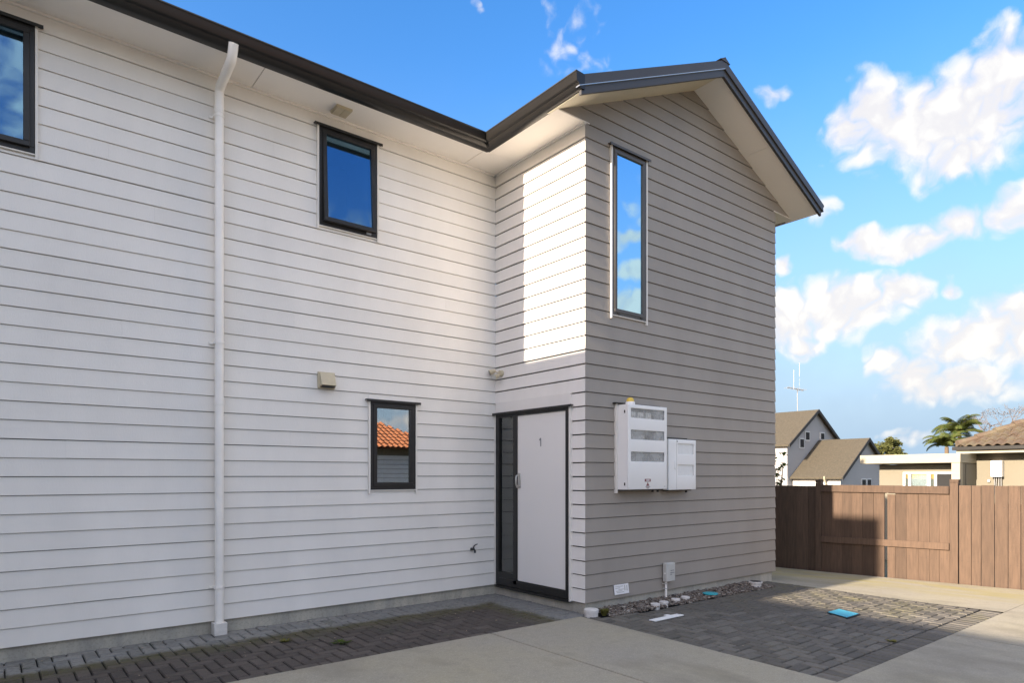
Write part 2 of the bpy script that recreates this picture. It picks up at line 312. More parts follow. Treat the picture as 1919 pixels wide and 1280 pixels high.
# ================================================================== mesh helpers
class MB:
    def __init__(s): s.v = []; s.f = []
    def add(s, vs, fs):
        k = len(s.v); s.v += [tuple(x) for x in vs]; s.f += [tuple(i + k for i in f) for f in fs]; return s
    def box(s, x0, x1, y0, y1, z0, z1):
        x0, x1 = min(x0, x1), max(x0, x1); y0, y1 = min(y0, y1), max(y0, y1); z0, z1 = min(z0, z1), max(z0, z1)
        return s.add([(x, y, z) for z in (z0, z1) for y in (y0, y1) for x in (x0, x1)],
                     [(0, 2, 3, 1), (4, 5, 7, 6), (0, 1, 5, 4), (2, 6, 7, 3), (0, 4, 6, 2), (1, 3, 7, 5)])
    def prism(s, pts, vec):
        n = len(pts); a = [Vector(p) for p in pts]; v = Vector(vec)
        return s.add(a + [p + v for p in a], [tuple(range(n))[::-1], tuple(range(n, 2 * n))] + [(i, (i + 1) % n, (i + 1) % n + n, i + n) for i in range(n)])
    def loft(s, a, b, cap=True):
        n = len(a); fs = [(i, (i + 1) % n, (i + 1) % n + n, i + n) for i in range(n)]
        if cap: fs += [tuple(range(n))[::-1], tuple(range(n, 2 * n))]
        return s.add(list(a) + list(b), fs)
    def tube(s, pts, rads, n=10, cap=True):
        pts = [Vector(p) for p in pts]
        if not isinstance(rads, (list, tuple)): rads = [rads] * len(pts)
        k = len(s.v); prev = None
        for i, p in enumerate(pts):
            d = (pts[min(i + 1, len(pts) - 1)] - pts[max(i - 1, 0)]).normalized()
            if prev is None: u = d.orthogonal().normalized()
            else: u = (prev - d * prev.dot(d)).normalized()
            prev = u; v = d.cross(u)
            for j in range(n):
                a = 2 * math.pi * j / n; q = p + (u * math.cos(a) + v * math.sin(a)) * rads[i]; s.v.append(tuple(q))
        for i in range(len(pts) - 1):
            for j in range(n):
                a = k + i * n + j; b = k + i * n + (j + 1) % n; s.f.append((a, b, b + n, a + n))
        if cap:
            s.f.append(tuple(k + j for j in range(n))[::-1]); s.f.append(tuple(k + (len(pts) - 1) * n + j for j in range(n)))
        return s
    def lathe(s, c, prof, n=20, axis='z'):
        k = len(s.v); c = Vector(c)
        for r, z in prof:
            for j in range(n):
                a = 2 * math.pi * j / n; s.v.append(tuple(c + Vector((r * math.cos(a), r * math.sin(a), z))))
        for i in range(len(prof) - 1):
            for j in range(n):
                a = k + i * n + j; b = k + i * n + (j + 1) % n; s.f.append((a, b, b + n, a + n))
        s.f.append(tuple(k + j for j in range(n))[::-1]); s.f.append(tuple(k + (len(prof) - 1) * n + j for j in range(n)))
        return s
    def build(s, name, m, parent=None, bevel=0.0, smooth=False, fix=True, origin=None):
        me = bpy.data.meshes.new(name)
        o0 = Vector(origin) if origin is not None else Vector((0, 0, 0))
        me.from_pydata([tuple(Vector(v) - o0) for v in s.v], [], s.f)
        if fix:
            bm = bmesh.new(); bm.from_mesh(me); bmesh.ops.recalc_face_normals(bm, faces=bm.faces); bm.to_mesh(me); bm.free()
        if smooth:
            for p in me.polygons: p.use_smooth = True
        me.set_sharp_from_angle(angle=R(40))
        me.materials.append(MATS[m] if isinstance(m, str) else m)
        o = bpy.data.objects.new(name, me); COL.objects.link(o)
        if parent: o.parent = parent
        if parent and parent.location.length > 1e-9: o.matrix_parent_inverse = Matrix.Translation(-parent.location)
        if origin is not None: o.location = o0
        if bevel:
            md = o.modifiers.new('bevel', 'BEVEL'); md.width = bevel; md.segments = 2; md.limit_method = 'ANGLE'
        return o
def tag(o, label=None, cat=None, group=None, kind=None):
    if label: o['label'] = label
    if cat: o['category'] = cat
    if group: o['group'] = group
    if kind: o['kind'] = kind
    return o
def empty(name, loc=(0, 0, 0), **kw):
    o = bpy.data.objects.new(name, None); COL.objects.link(o); o.location = loc; o.empty_display_size = 0.2
    return tag(o, **kw)
def part_empty(name, parent, loc=None):
    o = bpy.data.objects.new(name, None); COL.objects.link(o); o.parent = parent; o.empty_display_size = 0.1
    o.matrix_parent_inverse = Matrix.Translation(-parent.location)
    return o

# ================================================================== main dimensions (metres)
XB, YC, YA, XE = 4.947, 4.946, 6.522, 8.731      # door wall, taupe wall, long white wall, right end
Z0, P, ZS = 0.11, 0.15, 5.207                    # bottom of cladding, board pitch, soffit level
XL = -1.6                                        # boards are laid this far to the left
RX, RZ, SL = 6.839, 6.41, 0.453                  # ridge of the front gable

# ================================================================== ground
g = MB()
xs = [-300, -60, -20, 10.9, 13, 22, 60, 300, 900]; ys = [-400, -60, -20, 12, 40, 120, 900]
def gz(x): return -0.16 if x <= 10.9 else max(-1.25, -0.16 - (x - 10.9) * 0.11)
for y in ys:
    for x in xs: g.v.append((x, y, gz(x)))
nx = len(xs)
for j in range(len(ys) - 1):
    for i in range(nx - 1):
        a = j * nx + i; g.f.append((a, a + 1, a + 1 + nx, a + nx))
tag(g.build('ground', 'soil'), kind='structure')

# ------------------------------------------------------------------ concrete driveway, poured in bays
drive = empty('driveway', kind='structure')
def slab(poly, zs=None, th=0.1):
    me = MB(); n = len(poly); zs = zs or [0.004] * n
    me.prism([(x, y, -th) for x, y in poly], (0, 0, th)); 
    for i in range(n): me.v[n + i] = (poly[i][0], poly[i][1], zs[i])
    me.f = me.f[1:]
    return me.build('concrete_slab', 'concrete', drive, bevel=0.005)
slab([(-9, -9), (0.0, -9), (0.0, 4.87), (-9, 4.87)])
slab([(0.008, -9), (3.630, -9), (3.630, 4.872), (0.008, 4.87)])
slab([(3.643, -9), (6.912, -9), (6.912, 2.185), (4.70, 2.19), (4.80, 4.862), (3.643, 4.872)])
slab([(6.924, -9), (10.36, -9), (10.36, 2.185), (8.47, 2.185), (6.924, 2.185)])
fr = MB()   # side path falling gently to the back
px = [8.47, 9.1, 9.8, 10.36]; py = [2.1855, 3.0, 4.0, 5.0, 6.0, 8.0, 12.0]
def fz(x, y): return 0.004 - max(0, min(1, (y - 2.2) / 3.5)) * (0.05 + 0.035 * (x - 8.47) / 1.9)
for y in py:
    for x in px: fr.v.append((x, y, fz(x, y)))
for j in range(len(py) - 1):
    for i in range(3):
        a = j * 4 + i; fr.f.append((a, a + 1, a + 5, a + 4))
fr.build('concrete_slab', 'concrete', drive)

# ------------------------------------------------------------------ block paving, herringbone
def chamfer_block(lx, ly, h=0.06, c=0.007):
    m = MB(); a, b = lx / 2, ly / 2
    ring = lambda a, b, z: [(-a, -b, z), (a, -b, z), (a, b, z), (-a, b, z)]
    m.add(ring(a, b, -h) + ring(a, b, -c) + ring(a - c, b - c, 0),
          [(i, (i + 1) % 4, (i + 1) % 4 + 4, i + 4) for i in range(4)] + [(i + 4, (i + 1) % 4 + 4, (i + 1) % 4 + 8, i + 8) for i in range(4)] + [(8, 9, 10, 11)])
    return m
def scr_size(x, y):
    d = x * math.sin(TH) + y * math.cos(TH)
    if d < 0.5: return 0, False
    u = (x * math.cos(TH) - y * math.sin(TH)) / d * 1227.84 + 959.5; v = 890.9 + 1.47 / d * 1227.84
    return 1.0 / d ** 2, (-30 < u < 1950 and v < 1310)
def paving(root, blocks, m, gap):
    shapes = {}
    def mesh_for(lx, ly):
        k = (round(lx, 3), round(ly, 3))
        if k not in shapes:
            mb = chamfer_block(lx - gap, ly - gap); me = bpy.data.meshes.new('paver'); me.from_pydata(mb.v, [], mb.f); me.materials.append(MATS[m]); shapes[k] = me
        return shapes[k]
    ranked = []
    for (x, y, lx, ly) in blocks:
        sz, vis = scr_size(x, y); ranked.append((sz if vis else sz * 1e-4, x, y, lx, ly))
    ranked.sort(reverse=True)
    rest = MB()
    for i, (sz, x, y, lx, ly) in enumerate(ranked):
        z = -0.003 + random.uniform(-0.003, 0.003); tx, ty = random.uniform(-0.012, 0.012), random.uniform(-0.012, 0.012)
        if i < 295:
            o = bpy.data.objects.new('paver', mesh_for(lx, ly)); COL.objects.link(o); o.parent = root
            o.location = (x, y, z); o.rotation_euler = (tx, ty, random.uniform(-0.008, 0.008))
        else:
            mb = chamfer_block(lx - gap, ly - gap); rot = Matrix.Rotation(tx, 3, 'X') @ Matrix.Rotation(ty, 3, 'Y')
            rest.add([rot @ Vector(v) + Vector((x, y, z)) for v in mb.v], mb.f)
    if rest.v: tag(rest.build('farther_pavers', m, root, fix=False), kind='stuff')
def herring(x0, y0, nx, ny, inside, ux=0.1, uy=0.1):
    out = []
    for i in range(nx):
        for j in range(ny):
            k = (i - j) % 4
            cx, cy = x0 + (i + .5) * ux, y0 + (j + .5) * uy
            def ok(a, b): return 0 <= a < nx and 0 <= b < ny and inside(x0 + (a + .5) * ux, y0 + (b + .5) * uy)
            if not ok(i, j): continue
            if k == 0:
                if ok(i + 1, j): out.append((cx + ux / 2, cy, 2 * ux, uy))
                else: out.append((cx, cy, ux, uy))
            elif k == 1:
                if not ok(i - 1, j): out.append((cx, cy, ux, uy))
            elif k == 2:
                if ok(i, j - 1): out.append((cx, cy - uy / 2, ux, 2 * uy))
                else: out.append((cx, cy, ux, uy))
            elif k == 3:
                if not ok(i, j + 1): out.append((cx, cy, ux, uy))
    return out
pv1 = empty('paving', kind='structure'); pv1['label'] = 'brown block paving strip along the white wall'
MB().box(-3.0, XB + 0.03, 4.86, YA + 0.03, -0.12, -0.022).build('joint_bed', 'joint_sand', pv1)
paving(pv1, herring(-1.42, 4.872, 63, 16, lambda x, y: True, 0.101, 0.1025), 'paver_brown', 0.0100)
pv2 = empty('paving', kind='structure'); pv2['label'] = 'grey block paving panel in front of the taupe wall'
MB().box(4.66, 8.475, 2.18, YC + 0.03, -0.121, -0.023).build('joint_bed', 'joint_sand', pv2)
def gravel_edge(x): return 4.675 - (x - 4.98) * 0.030
def in2(x, y):
    xl = 4.70 + (y - 2.19) * 0.037 - 0.06
    return x > xl and (x < 4.93 and y < 4.93 or y < gravel_edge(x) + (0.6 if x > 8.1 else 0))
bl = herring(4.655, 2.40, 38, 25, in2, 0.1003, 0.1005)
bl += [(4.72 + 0.1 * i, 2.293, 0.1, 0.2) for i in range(38)]
paving(pv2, bl, 'paver_grey', 0.0125)

# ------------------------------------------------------------------ gravel strip under the taupe wall
gv = MB()
ico = bmesh.new(); bmesh.ops.create_icosphere(ico, subdivisions=1, radius=1.0)
IV = [v.co.copy() for v in ico.verts]; IF = [tuple(v.index for v in f.verts) for f in ico.faces]; ico.free()
for i in range(2600):
    x = random.uniform(5.06, 8.12); y = random.uniform(gravel_edge(x) - 0.01, YC + 0.0)
    r = random.choice([0.010, 0.013, 0.016, 0.020]) * random.uniform(0.8, 1.2)
    q = Matrix.Rotation(random.uniform(0, 6.28), 3, 'Z') @ Matrix.Rotation(random.uniform(-.5, .5), 3, 'X')
    k = (random.uniform(.8, 1.5), random.uniform(.6, 1.0), random.uniform(.45, .8))
    z = random.uniform(-0.006, 0.016) + 0.02 * max(0, (y - 4.7)) / 0.25
    gv.add([q @ Vector((v.x * k[0] * r, v.y * k[1] * r, v.z * k[2] * r)) + Vector((x, y, z)) for v in IV], IF)
tag(gv.build('gravel', 'pebble', fix=False), 'brown and grey river gravel strip along the taupe wall foot', 'gravel', kind='stuff')

# ================================================================== the house
house = empty('house', (6.8, 8.0, 0), label='two-storey weatherboard house, long white wall and taupe gabled front wing', cat='house')
def mapA(a, o, z): return (a, YA - o, z)
def mapB(a, o, z): return (XB - o, a, z)
def mapC(a, o, z): return (a, YC - o, z)
def mbox(mb, mp, a0, a1, o0, o1, z0, z1):
    p, q = mp(a0, o0, z0), mp(a1, o1, z1); return mb.box(p[0], q[0], p[1], q[1], p[2], q[2])

# openings: (a0, a1, z0, z1)
W1 = (-0.95, 0.291, 4.052, 5.073); W2 = (2.654, 3.306, 4.052, 5.072); W3 = (3.229, 3.786, 1.312, 2.280)
W4 = (5.337, 5.900, 3.238, 5.085)
DOOR = (5.164, 6.472, 0.10, 2.222)
OPEN = {'A': [W1, W2, W3], 'B': [DOOR], 'C': [W4]}
def wall_core(name, mp, a0, a1, z0, z1, opens, th=0.10, parent=None, m='dark_void'):
    A = sorted(set([a0, a1] + [v for o in opens for v in o[:2]])); Zs = sorted(set([z0, z1] + [v for o in opens for v in o[2:]]))
    mb = MB()
    for i in range(len(A) - 1):
        for j in range(len(Zs) - 1):
            ca, cz = (A[i] + A[i + 1]) / 2, (Zs[j] + Zs[j + 1]) / 2
            if any(o[0] < ca < o[1] and o[2] < cz < o[3] for o in opens): continue
            mbox(mb, mp, A[i], A[i + 1], -0.004, -th, Zs[j], Zs[j + 1])
    return mb.build(name, m, parent)
wallA = wall_core('wall', mapA, -2.9, XB, Z0, ZS, OPEN['A'], parent=house); wallA['label'] = 'long white weatherboard wall'
wallB = wall_core('wall', mapB, YC + 0.05, YA - 0.01, Z0, ZS, OPEN['B'], parent=house); wallB['label'] = 'white weatherboard return wall with the front door'
wallC = wall_core('wall', mapC, XB + 0.05, XE, Z0, ZS, OPEN['C'], parent=house); wallC['label'] = 'taupe weatherboard gable wall'

JG = {'A': 0.0041, 'B': 0.0125, 'C': 0.0060}
prof = lambda g: [(0.0075, P - g), (0.0185, 0.0015), (0.0165, 0.0), (-0.003, 0.0), (-0.003, P - g)]
def gable_x(z): return (6.246 - z) / 0.450
def board(mp, n, a0, a1, e0, e1, m, parent, zt=None, gable=False, drop=0.0, zmin=None):
    PROF = prof(JG[{mapA: 'A', mapB: 'B', mapC: 'C'}[mp]])
    """one weatherboard; e0/e1: +1 mitred outwards, -1 mitred inwards, 0 square end"""
    zb = Z0 + n * P + drop
    A, Bv = [], []
    for o, z in PROF:
        zz = zb + z
        if zt is not None: zz = min(zz, zt)
        if zmin is not None: zz = max(zz, zmin)
        oo = max(o, 0)
        if gable:
            hx = max(gable_x(zz), 0.002); A.append(mp(RX - hx, o, zz)); Bv.append(mp(RX + hx, o, zz))
        else:
            A.append(mp(a0 - e0 * oo, o, zz)); Bv.append(mp(a1 + e1 * oo, o, zz))
    mb = MB(); mb.loft(A, Bv)
    return mb.build('weatherboard', m, parent)
def courses(mp, a0, a1, e0, e1, opens, m, parent, n1, joints=None, margin=0.012):
    for n in range(0, n1):
        zb, zt = Z0 + n * P, Z0 + (n + 1) * P
        segs = [(a0, a1, e0, e1)]
        for o in opens:
            q0, q1 = o[0] - margin, o[1] + margin
            if zt - 0.05 > o[2] and zb + 0.05 < o[3]:
                if mp is not mapB:      # notched board over or under the opening
                    if zt > o[3] + 0.01: board(mp, n, max(q0, a0), q1, 0, 0, m, parent, zmin=o[3] + 0.003)
                    if zb < o[2] - 0.01: board(mp, n, max(q0, a0), q1, 0, 0, m, parent, zt=o[2] - 0.014)
                new = []
                for s in segs:
                    if q0 >= s[1] or q1 <= s[0]: new.append(s); continue
                    if q0 > s[0] + 0.02: new.append((s[0], q0, s[2], 0))
                    if q1 < s[1] - 0.02: new.append((q1, s[1], 0, s[3]))
                segs = new
        if joints:
            for jx in joints(n):
                new = []
                for s in segs:
                    if s[0] + 0.15 < jx < s[1] - 0.15: new += [(s[0], jx - 0.0002, s[2], 0), (jx + 0.0002, s[1], 0, s[3])]
                    else: new.append(s)
                segs = new
        for s in segs:
            board(mp, n, *s, m, parent, zt=ZS - 0.002, drop=random.uniform(-0.0015, 0.0015) if joints else 0.0)
def jointsA(n):
    return {0: [0.62], 2: [0.55], 3: [2.33], 5: [4.1], 7: [2.42], 10: [0.5], 11: [2.36], 14: [3.9], 17: [0.9], 19: [2.4], 22: [4.2], 24: [1.15], 27: [0.8], 30: [2.2], 33: [0.745]}.get(n, [])
courses(mapA, XL, XB, 0, -1, OPEN['A'], 'white_board', wallA, 34, jointsA)
courses(mapB, YC, YA, 1, -1, OPEN['B'], 'white_board', wallB, 34)
courses(mapC, XB, XE, 1, 0, OPEN['C'], 'taupe_board', wallC, 34)
for n in range(34, 41):
    if Z0 + n * P < 6.23: board(mapC, n, 0, 0, 0, 0, 'taupe_board', wallC, gable=True, zt=6.243)
# plain continuation of the long wall out to the twin wing
MB().box(-3.2, XL, YA - 0.012, YA + 0.1, Z0, ZS - 0.003).build('wall_panel', 'white_board', wallA)
# right flank and back of the wing and of the long block
MB().box(XE - 0.1, XE - 0.002, YC + 0.11, 12.0, Z0, ZS).build('flank_wall', 'taupe_board', house)
MB().box(-3.2, XE, 12.0, 12.1, Z0, ZS).build('back_wall', 'white_board', house)
# concrete foundation
fd = MB(); fd.box(-3.2, XB + 0.045, YA + 0.018, YA + 0.3, -0.2, Z0 + 0.03); fd.box(XB + 0.016, XB + 0.3, YC + 0.016, YA + 0.2, -0.2, Z0 + 0.031)
fd.box(XB + 0.2, XE - 0.05, YC + 0.014, YC + 0.3, -0.2, Z0 + 0.029)
fd.box(XE - 0.35, XE - 0.049, YC + 0.29, 12, -0.2, Z0 + 0.028)
fd.build('foundation', 'foundation', house)

# ------------------------------------------------------------------ eaves
sof = part_empty('soffit', house)
FA, FB = 6.075, 4.50          # fascia lines
def panel(x0, x1, y0, y1, m='soffit'): MB().box(x0, x1, y0, y1, ZS, ZS + 0.012).build('soffit_panel', m, sof, bevel=0.002)
panel(-3.2, 1.977, FA - 0.0, YA + 0.05); panel(1.982, 4.447, FA, YA + 0.05); panel(4.452, XB + 0.05, FA + 0.001, YA + 0.05); panel(FB, XB + 0.05, YC - 0.02, FA - 0.002)
panel(XE - 0.05, 9.18, YC - 0.02, 12.0)
# small quad bead under the soffit
bd = MB(); bd.box(-3.2, XB - 0.03, YA - 0.035, YA - 0.005, ZS - 0.018, ZS - 0.001); bd.box(XB - 0.034, XB - 0.005, YC - 0.02, YA - 0.037, ZS - 0.017, ZS - 0.001)
bd.build('soffit_bead', 'soffit', sof)
fa = MB(); fa.box(-3.2, FB, FA - 0.0, FA + 0.02, ZS - 0.004, 5.35); fa.box(FB - 0.0, FB + 0.02, YC - 0.36, FA + 0.0, ZS - 0.0045, 5.349)
fa.build('fascia', 'dark_metal', house)
GP = [(0.0, 5.198), (0.046, 5.196), (0.072, 5.212), (0.084, 5.243), (0.102, 5.250), (0.109, 5.260), (0.112, 5.326), (0.121, 5.338), (0.118, 5.350), (0.108, 5.346),
      (0.106, 5.330), (0.103, 5.264), (0.078, 5.252), (0.066, 5.216), (0.044, 5.202), (0.004, 5.204), (0.004, 5.30), (0.0, 5.30)]
mb = MB(); mb.loft([(-3.2, FA - o, z) for o, z in GP], [(FB - o, FA - o, z) for o, z in GP]); mb.build('gutter', 'dark_metal', house)
mb = MB(); mb.loft([(FB - o, FA - o, z) for o, z in GP], [(FB - o, 4.505, z) for o, z in GP])
mb.prism([(FB - o, 4.505, z) for o, z in GP[:9]] + [(FB, 4.505, 5.345)], (0, -0.003, 0)); mb.build('gutter', 'dark_metal', house)
mb = MB(); mb.loft([(9.18 + o, 12.0, z) for o, z in GP], [(9.18 + o, 4.58, z) for o, z in GP]); mb.build('gutter', 'dark_metal', house)
# front gable: raked soffit panels, barge boards, ridge, roof sheets
YB = 4.515
def zt(x): return RZ - SL * abs(x - RX)
gs = part_empty('gable_soffit', house)
for s, cuts in ((-1, [0.0, 2.36]), (1, [0.0, 1.10, 2.36])):
    for i in range(len(cuts) - 1):
        c0, c1 = cuts[i] + (0.002 if i else 0), cuts[i + 1] - 0.002
        a = RX + s * c0; b = RX + s * c1
        za, zb = 6.246 - 0.450 * c0, 6.246 - 0.450 * c1
        mb = MB(); mb.prism([(a, YB + 0.03, za), (b, YB + 0.03, zb), (b, YB + 0.03, zb + 0.012), (a, YB + 0.03, za + 0.012)], (0, YC - YB + 0.05, 0))
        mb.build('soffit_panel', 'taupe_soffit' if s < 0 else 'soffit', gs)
for s in (-1, 1):
    e = 2.415
    q = lambda d, k: (RX + s * d, k, RZ - SL * d)
    # upper flashing
    mb = MB(); mb.prism([(RX, YB - 0.012, RZ), (RX + s * e, YB - 0.012, RZ - SL * e), (RX + s * e, YB - 0.012, RZ - SL * e - 0.098), (RX, YB - 0.012, RZ - 0.098)], (0, 0.05, 0))
    mb.build('barge_flashing', 'barge_metal', house)
    mb = MB(); mb.prism([(RX, YB - 0.017, RZ - 0.099), (RX + s * e, YB - 0.017, RZ - SL * e - 0.099), (RX + s * e, YB - 0.017, RZ - SL * e - 0.107), (RX, YB - 0.017, RZ - 0.107)], (0, 0.05, 0))
    mb.build('flashing_lip', 'steel' if s < 0 else 'barge_metal', house)
    e2 = 2.375
    mb = MB(); mb.prism([(RX, YB, RZ - 0.10), (RX + s * e2, YB, RZ - SL * e2 - 0.10), (RX + s * e2, YB, RZ - SL * e2 - 0.188), (RX, YB, RZ - 0.188)], (0, 0.032, 0))
    mb.build('barge_board', 'barge_metal', house)
    mb = MB(); mb.prism([(RX, YB - 0.01, RZ + 0.002), (RX + s * 2.44, YB - 0.01, RZ + 0.002 - SL * 2.44), (RX + s * 2.44, YB - 0.01, RZ - 0.02 - SL * 2.44), (RX, YB - 0.01, RZ - 0.02)], (0, 6.5, 0))
    mb.build('roof', 'barge_metal', house)
mb = MB(); mb.prism([(RX - 0.10, YB - 0.02, RZ - 0.02), (RX - 0.02, YB - 0.02, RZ + 0.02), (RX, YB - 0.02, RZ + 0.034), (RX + 0.02, YB - 0.02, RZ + 0.02), (RX + 0.10, YB - 0.02, RZ - 0.02)], (0, 6.0, 0)); mb.build('ridge_cap', 'barge_metal', house)
# main roof over the long block
mb = MB()
for s in (0, 1):
    pts = [(0, 5.335), (3.45, 6.86), (3.45, 6.84), (0, 5.315)]
    y = (lambda d: 5.985 + d) if s == 0 else (lambda d: 12.885 - d)
    mb.prism([(-3.2, y(d), z) for d, z in pts], (XB + 3.2 + (0.0 if s == 0 else 3.7) - (0.57 if s == 0 else 0), 0, 0))
mb.build('roof', 'barge_metal', house)

# ------------------------------------------------------------------ windows
def window(name, mp, op, fm, glass, label, tilt=0.0, fw=0.046, sw=0.042, reveal='room', blind=None, flash=0.055, white='white_trim', flashm='black_frame', latch=True):
    a0, a1, z0, z1 = op
    wd = part_empty('window', house); wd['label'] = label
    fr = MB()
    for (p, q, r, t) in ((a0, a1, z1 - fw, z1), (a0, a1, z0, z0 + fw), (a0, a0 + fw, z0 + fw, z1 - fw), (a1 - fw, a1, z0 + fw, z1 - fw)):
        mbox(fr, mp, p, q, 0.034, -0.09, r, t)
    fr.build('frame', fm, wd, bevel=0.003)
    # sash, hung from its top edge
    b0, b1, c0, c1 = a0 + fw - 0.012, a1 - fw + 0.012, z0 + fw - 0.012, z1 - fw + 0.012
    ct, st = math.cos(tilt), math.sin(tilt)
    def sm(a, o, z):
        dz = z - c1; oo = o - 0.03
        return mp(a, 0.03 + oo * ct - dz * st, c1 + dz * ct + oo * st)
    def sbox(mb, p, q, o0, o1, r, t):
        vs = [sm(a, o, z) for z in (r, t) for o in (o0, o1) for a in (p, q)]
        mb.add(vs, [(0, 2, 3, 1), (4, 5, 7, 6), (0, 1, 5, 4), (2, 6, 7, 3), (0, 4, 6, 2), (1, 3, 7, 5)])
    sa = MB()
    for (p, q, r, t) in ((b0, b1, c1 - sw, c1), (b0, b1, c0, c0 + sw), (b0, b0 + sw, c0 + sw, c1 - sw), (b1 - sw, b1, c0 + sw, c1 - sw)):
        sbox(sa, p, q, 0.042, 0.0, r, t)
    sa.build('sash', fm, wd, bevel=0.003)
    pn = MB(); sbox(pn, b0 + sw - 0.006, b1 - sw + 0.006, 0.024, 0.018, c0 + sw - 0.006, c1 - sw + 0.006); pn.build('pane', glass, wd)
    # head flashing, side and sill facings
    hf = MB(); mbox(hf, mp, a0 - flash, a1 + flash, 0.062, 0.0, z1 + 0.004, z1 + 0.014); mbox(hf, mp, a0 - flash, a1 + flash, 0.062, 0.056, z1 - 0.012, z1 + 0.004)
    hf.build('head_flashing', flashm, wd)
    tr = MB(); mbox(tr, mp, a0 - 0.022, a0 - 0.002, 0.036, -0.01, z0 - 0.045, z1 + 0.002); mbox(tr, mp, a1 + 0.002, a1 + 0.022, 0.036, -0.01, z0 - 0.045, z1 + 0.002)
    mbox(tr, mp, a0 - 0.001, a1 + 0.001, 0.030, -0.01, z0 - 0.012, z0 - 0.002)
    tr.build('facing', white, wd)
    # reveal and dim room behind
    rv = MB(); D = 0.75
    mbox(rv, mp, a0 - 0.005, a0, -0.09, -D, z0, z1); mbox(rv, mp, a1, a1 + 0.005, -0.09, -D, z0, z1)
    mbox(rv, mp, a0, a1, -0.09, -D, z0 - 0.005, z0); mbox(rv, mp, a0, a1, -0.09, -D, z1, z1 + 0.005); mbox(rv, mp, a0, a1, -D, -D - 0.01, z0, z1)
    rv.build('reveal', reveal, wd)
    if blind:
        bb = MB(); mbox(bb, mp, a0 + fw, a1 - fw, -0.05, -0.056, z1 - fw - blind, z1 - fw); bb.build('roller_blind', 'roller', wd)
    if latch:
        la = MB(); mbox(la, mp, a1 - 0.13, a1 - 0.075, 0.047, 0.034, z0 + 0.014, z0 + 0.036); la.build('latch', 'steel', wd)
    return wd
window('window', mapA, W1, 'black_frame', 'glass', 'black-framed upper window cut by the left edge', tilt=R(1.5), blind=0.06, latch=False)
window('window', mapA, W2, 'black_frame', 'glass', 'black-framed upper window above the vent hood, sash ajar', tilt=R(3.2), blind=0.09)
window('window', mapA, W3, 'black_frame', 'glass_low', 'small black-framed lower window left of the door', tilt=0, latch=False)
wt = window('window', mapC, W4, 'bronze_frame', 'glass_high', 'tall narrow bronze-framed window in the taupe wall', tilt=0, fw=0.040, sw=0.040, reveal='jamb', white='white_trim', flashm='bronze_frame', latch=False)
for xx in (W4[0] + 0.09, W4[1] - 0.09):
    la = MB(); mbox(la, mapC, xx - 0.015, xx + 0.015, 0.046, 0.034, W4[2] + 0.012, W4[2] + 0.026); la.build('drain_slot', 'black_frame', wt)

# ------------------------------------------------------------------ entrance door with sidelight
dr = part_empty('front_door', house); dr['label'] = 'white front door numbered 1 with glazed sidelight in black frame'
y0, y1, z0, z1 = DOOR
LY0, LY1, LZ0, LZ1 = 5.222, 6.058, 0.212, 2.180
fr = MB()
mbox(fr, mapB, y0, LY0 - 0.004, 0.034, -0.09, z0 + 0.02, z1); mbox(fr, mapB, LY1 + 0.004, LY1 + 0.072, 0.034, -0.09, z0 + 0.06, z1 - 0.045)
mbox(fr, mapB, y1 - 0.055, y1, 0.034, -0.09, z0 + 0.02, z1); mbox(fr, mapB, LY0 - 0.004, y1 - 0.055, 0.034, -0.09, z1 - 0.045, z1)
mbox(fr, mapB, LY0 - 0.004, y1 - 0.055, 0.034, -0.09, z0 + 0.02, LZ0 - 0.004); mbox(fr, mapB, LY1 + 0.072, y1 - 0.055, 0.033, -0.09, LZ0 - 0.004, LZ0 + 0.07)
fr.build('frame', 'black_frame', dr, bevel=0.003)
lf = MB(); mbox(lf, mapB, LY0, LY1, 0.020, -0.03, LZ0, LZ1); lf.build('door_leaf', 'door_white', dr, bevel=0.003)
sg = MB(); mbox(sg, mapB, LY1 + 0.07, y1 - 0.05, 0.004, -0.002, LZ0 + 0.06, z1 - 0.04); sg.build('pane', 'glass_door', dr)
hf = MB(); mbox(hf, mapB, y0 - 0.055, y1 + 0.035, 0.064, 0.0, z1 + 0.004, z1 + 0.014); mbox(hf, mapB, y0 - 0.055, y1 + 0.035, 0.064, 0.058, z1 - 0.012, z1 + 0.004); hf.build('head_flashing', 'black_frame', dr)
fc = MB(); mbox(fc, mapB, y0 - 0.024, y0 - 0.002, 0.036, -0.01, 0.10, z1 + 0.002); mbox(fc, mapB, y1 + 0.002, y1 + 0.024, 0.036, -0.01, 0.12, z1 + 0.002); fc.build('facing', 'white_trim', dr)
fz2 = MB(); mbox(fz2, mapB, y0 - 0.02, YA - 0.03, 0.0215, -0.003, z1 + 0.016, Z0 + 15 * P); fz2.build('head_board', 'white_board', dr)
sl = MB(); mbox(sl, mapB, y0, y1 - 0.02, 0.045, -0.09, z0 - 0.012, z0 + 0.018); sl.build('sill', 'black_frame', dr)
rv = MB(); mbox(rv, mapB, LY1 + 0.05, y1, -0.9, -0.91, z0, z1); mbox(rv, mapB, LY1 + 0.045, LY1 + 0.05, -0.092, -0.9, z0, z1); mbox(rv, mapB, y1, y1 + 0.005, -0.092, -0.9, z0, z1)
mbox(rv, mapB, LY1 + 0.05, y1, -0.092, -0.9, z0 - 0.01, z0); mbox(rv, mapB, LY1 + 0.05, y1, -0.092, -0.9, z1, z1 + 0.01); rv.build('reveal', 'room', dr)
vb = MB(); k = 0
zz = LZ0 + 0.08
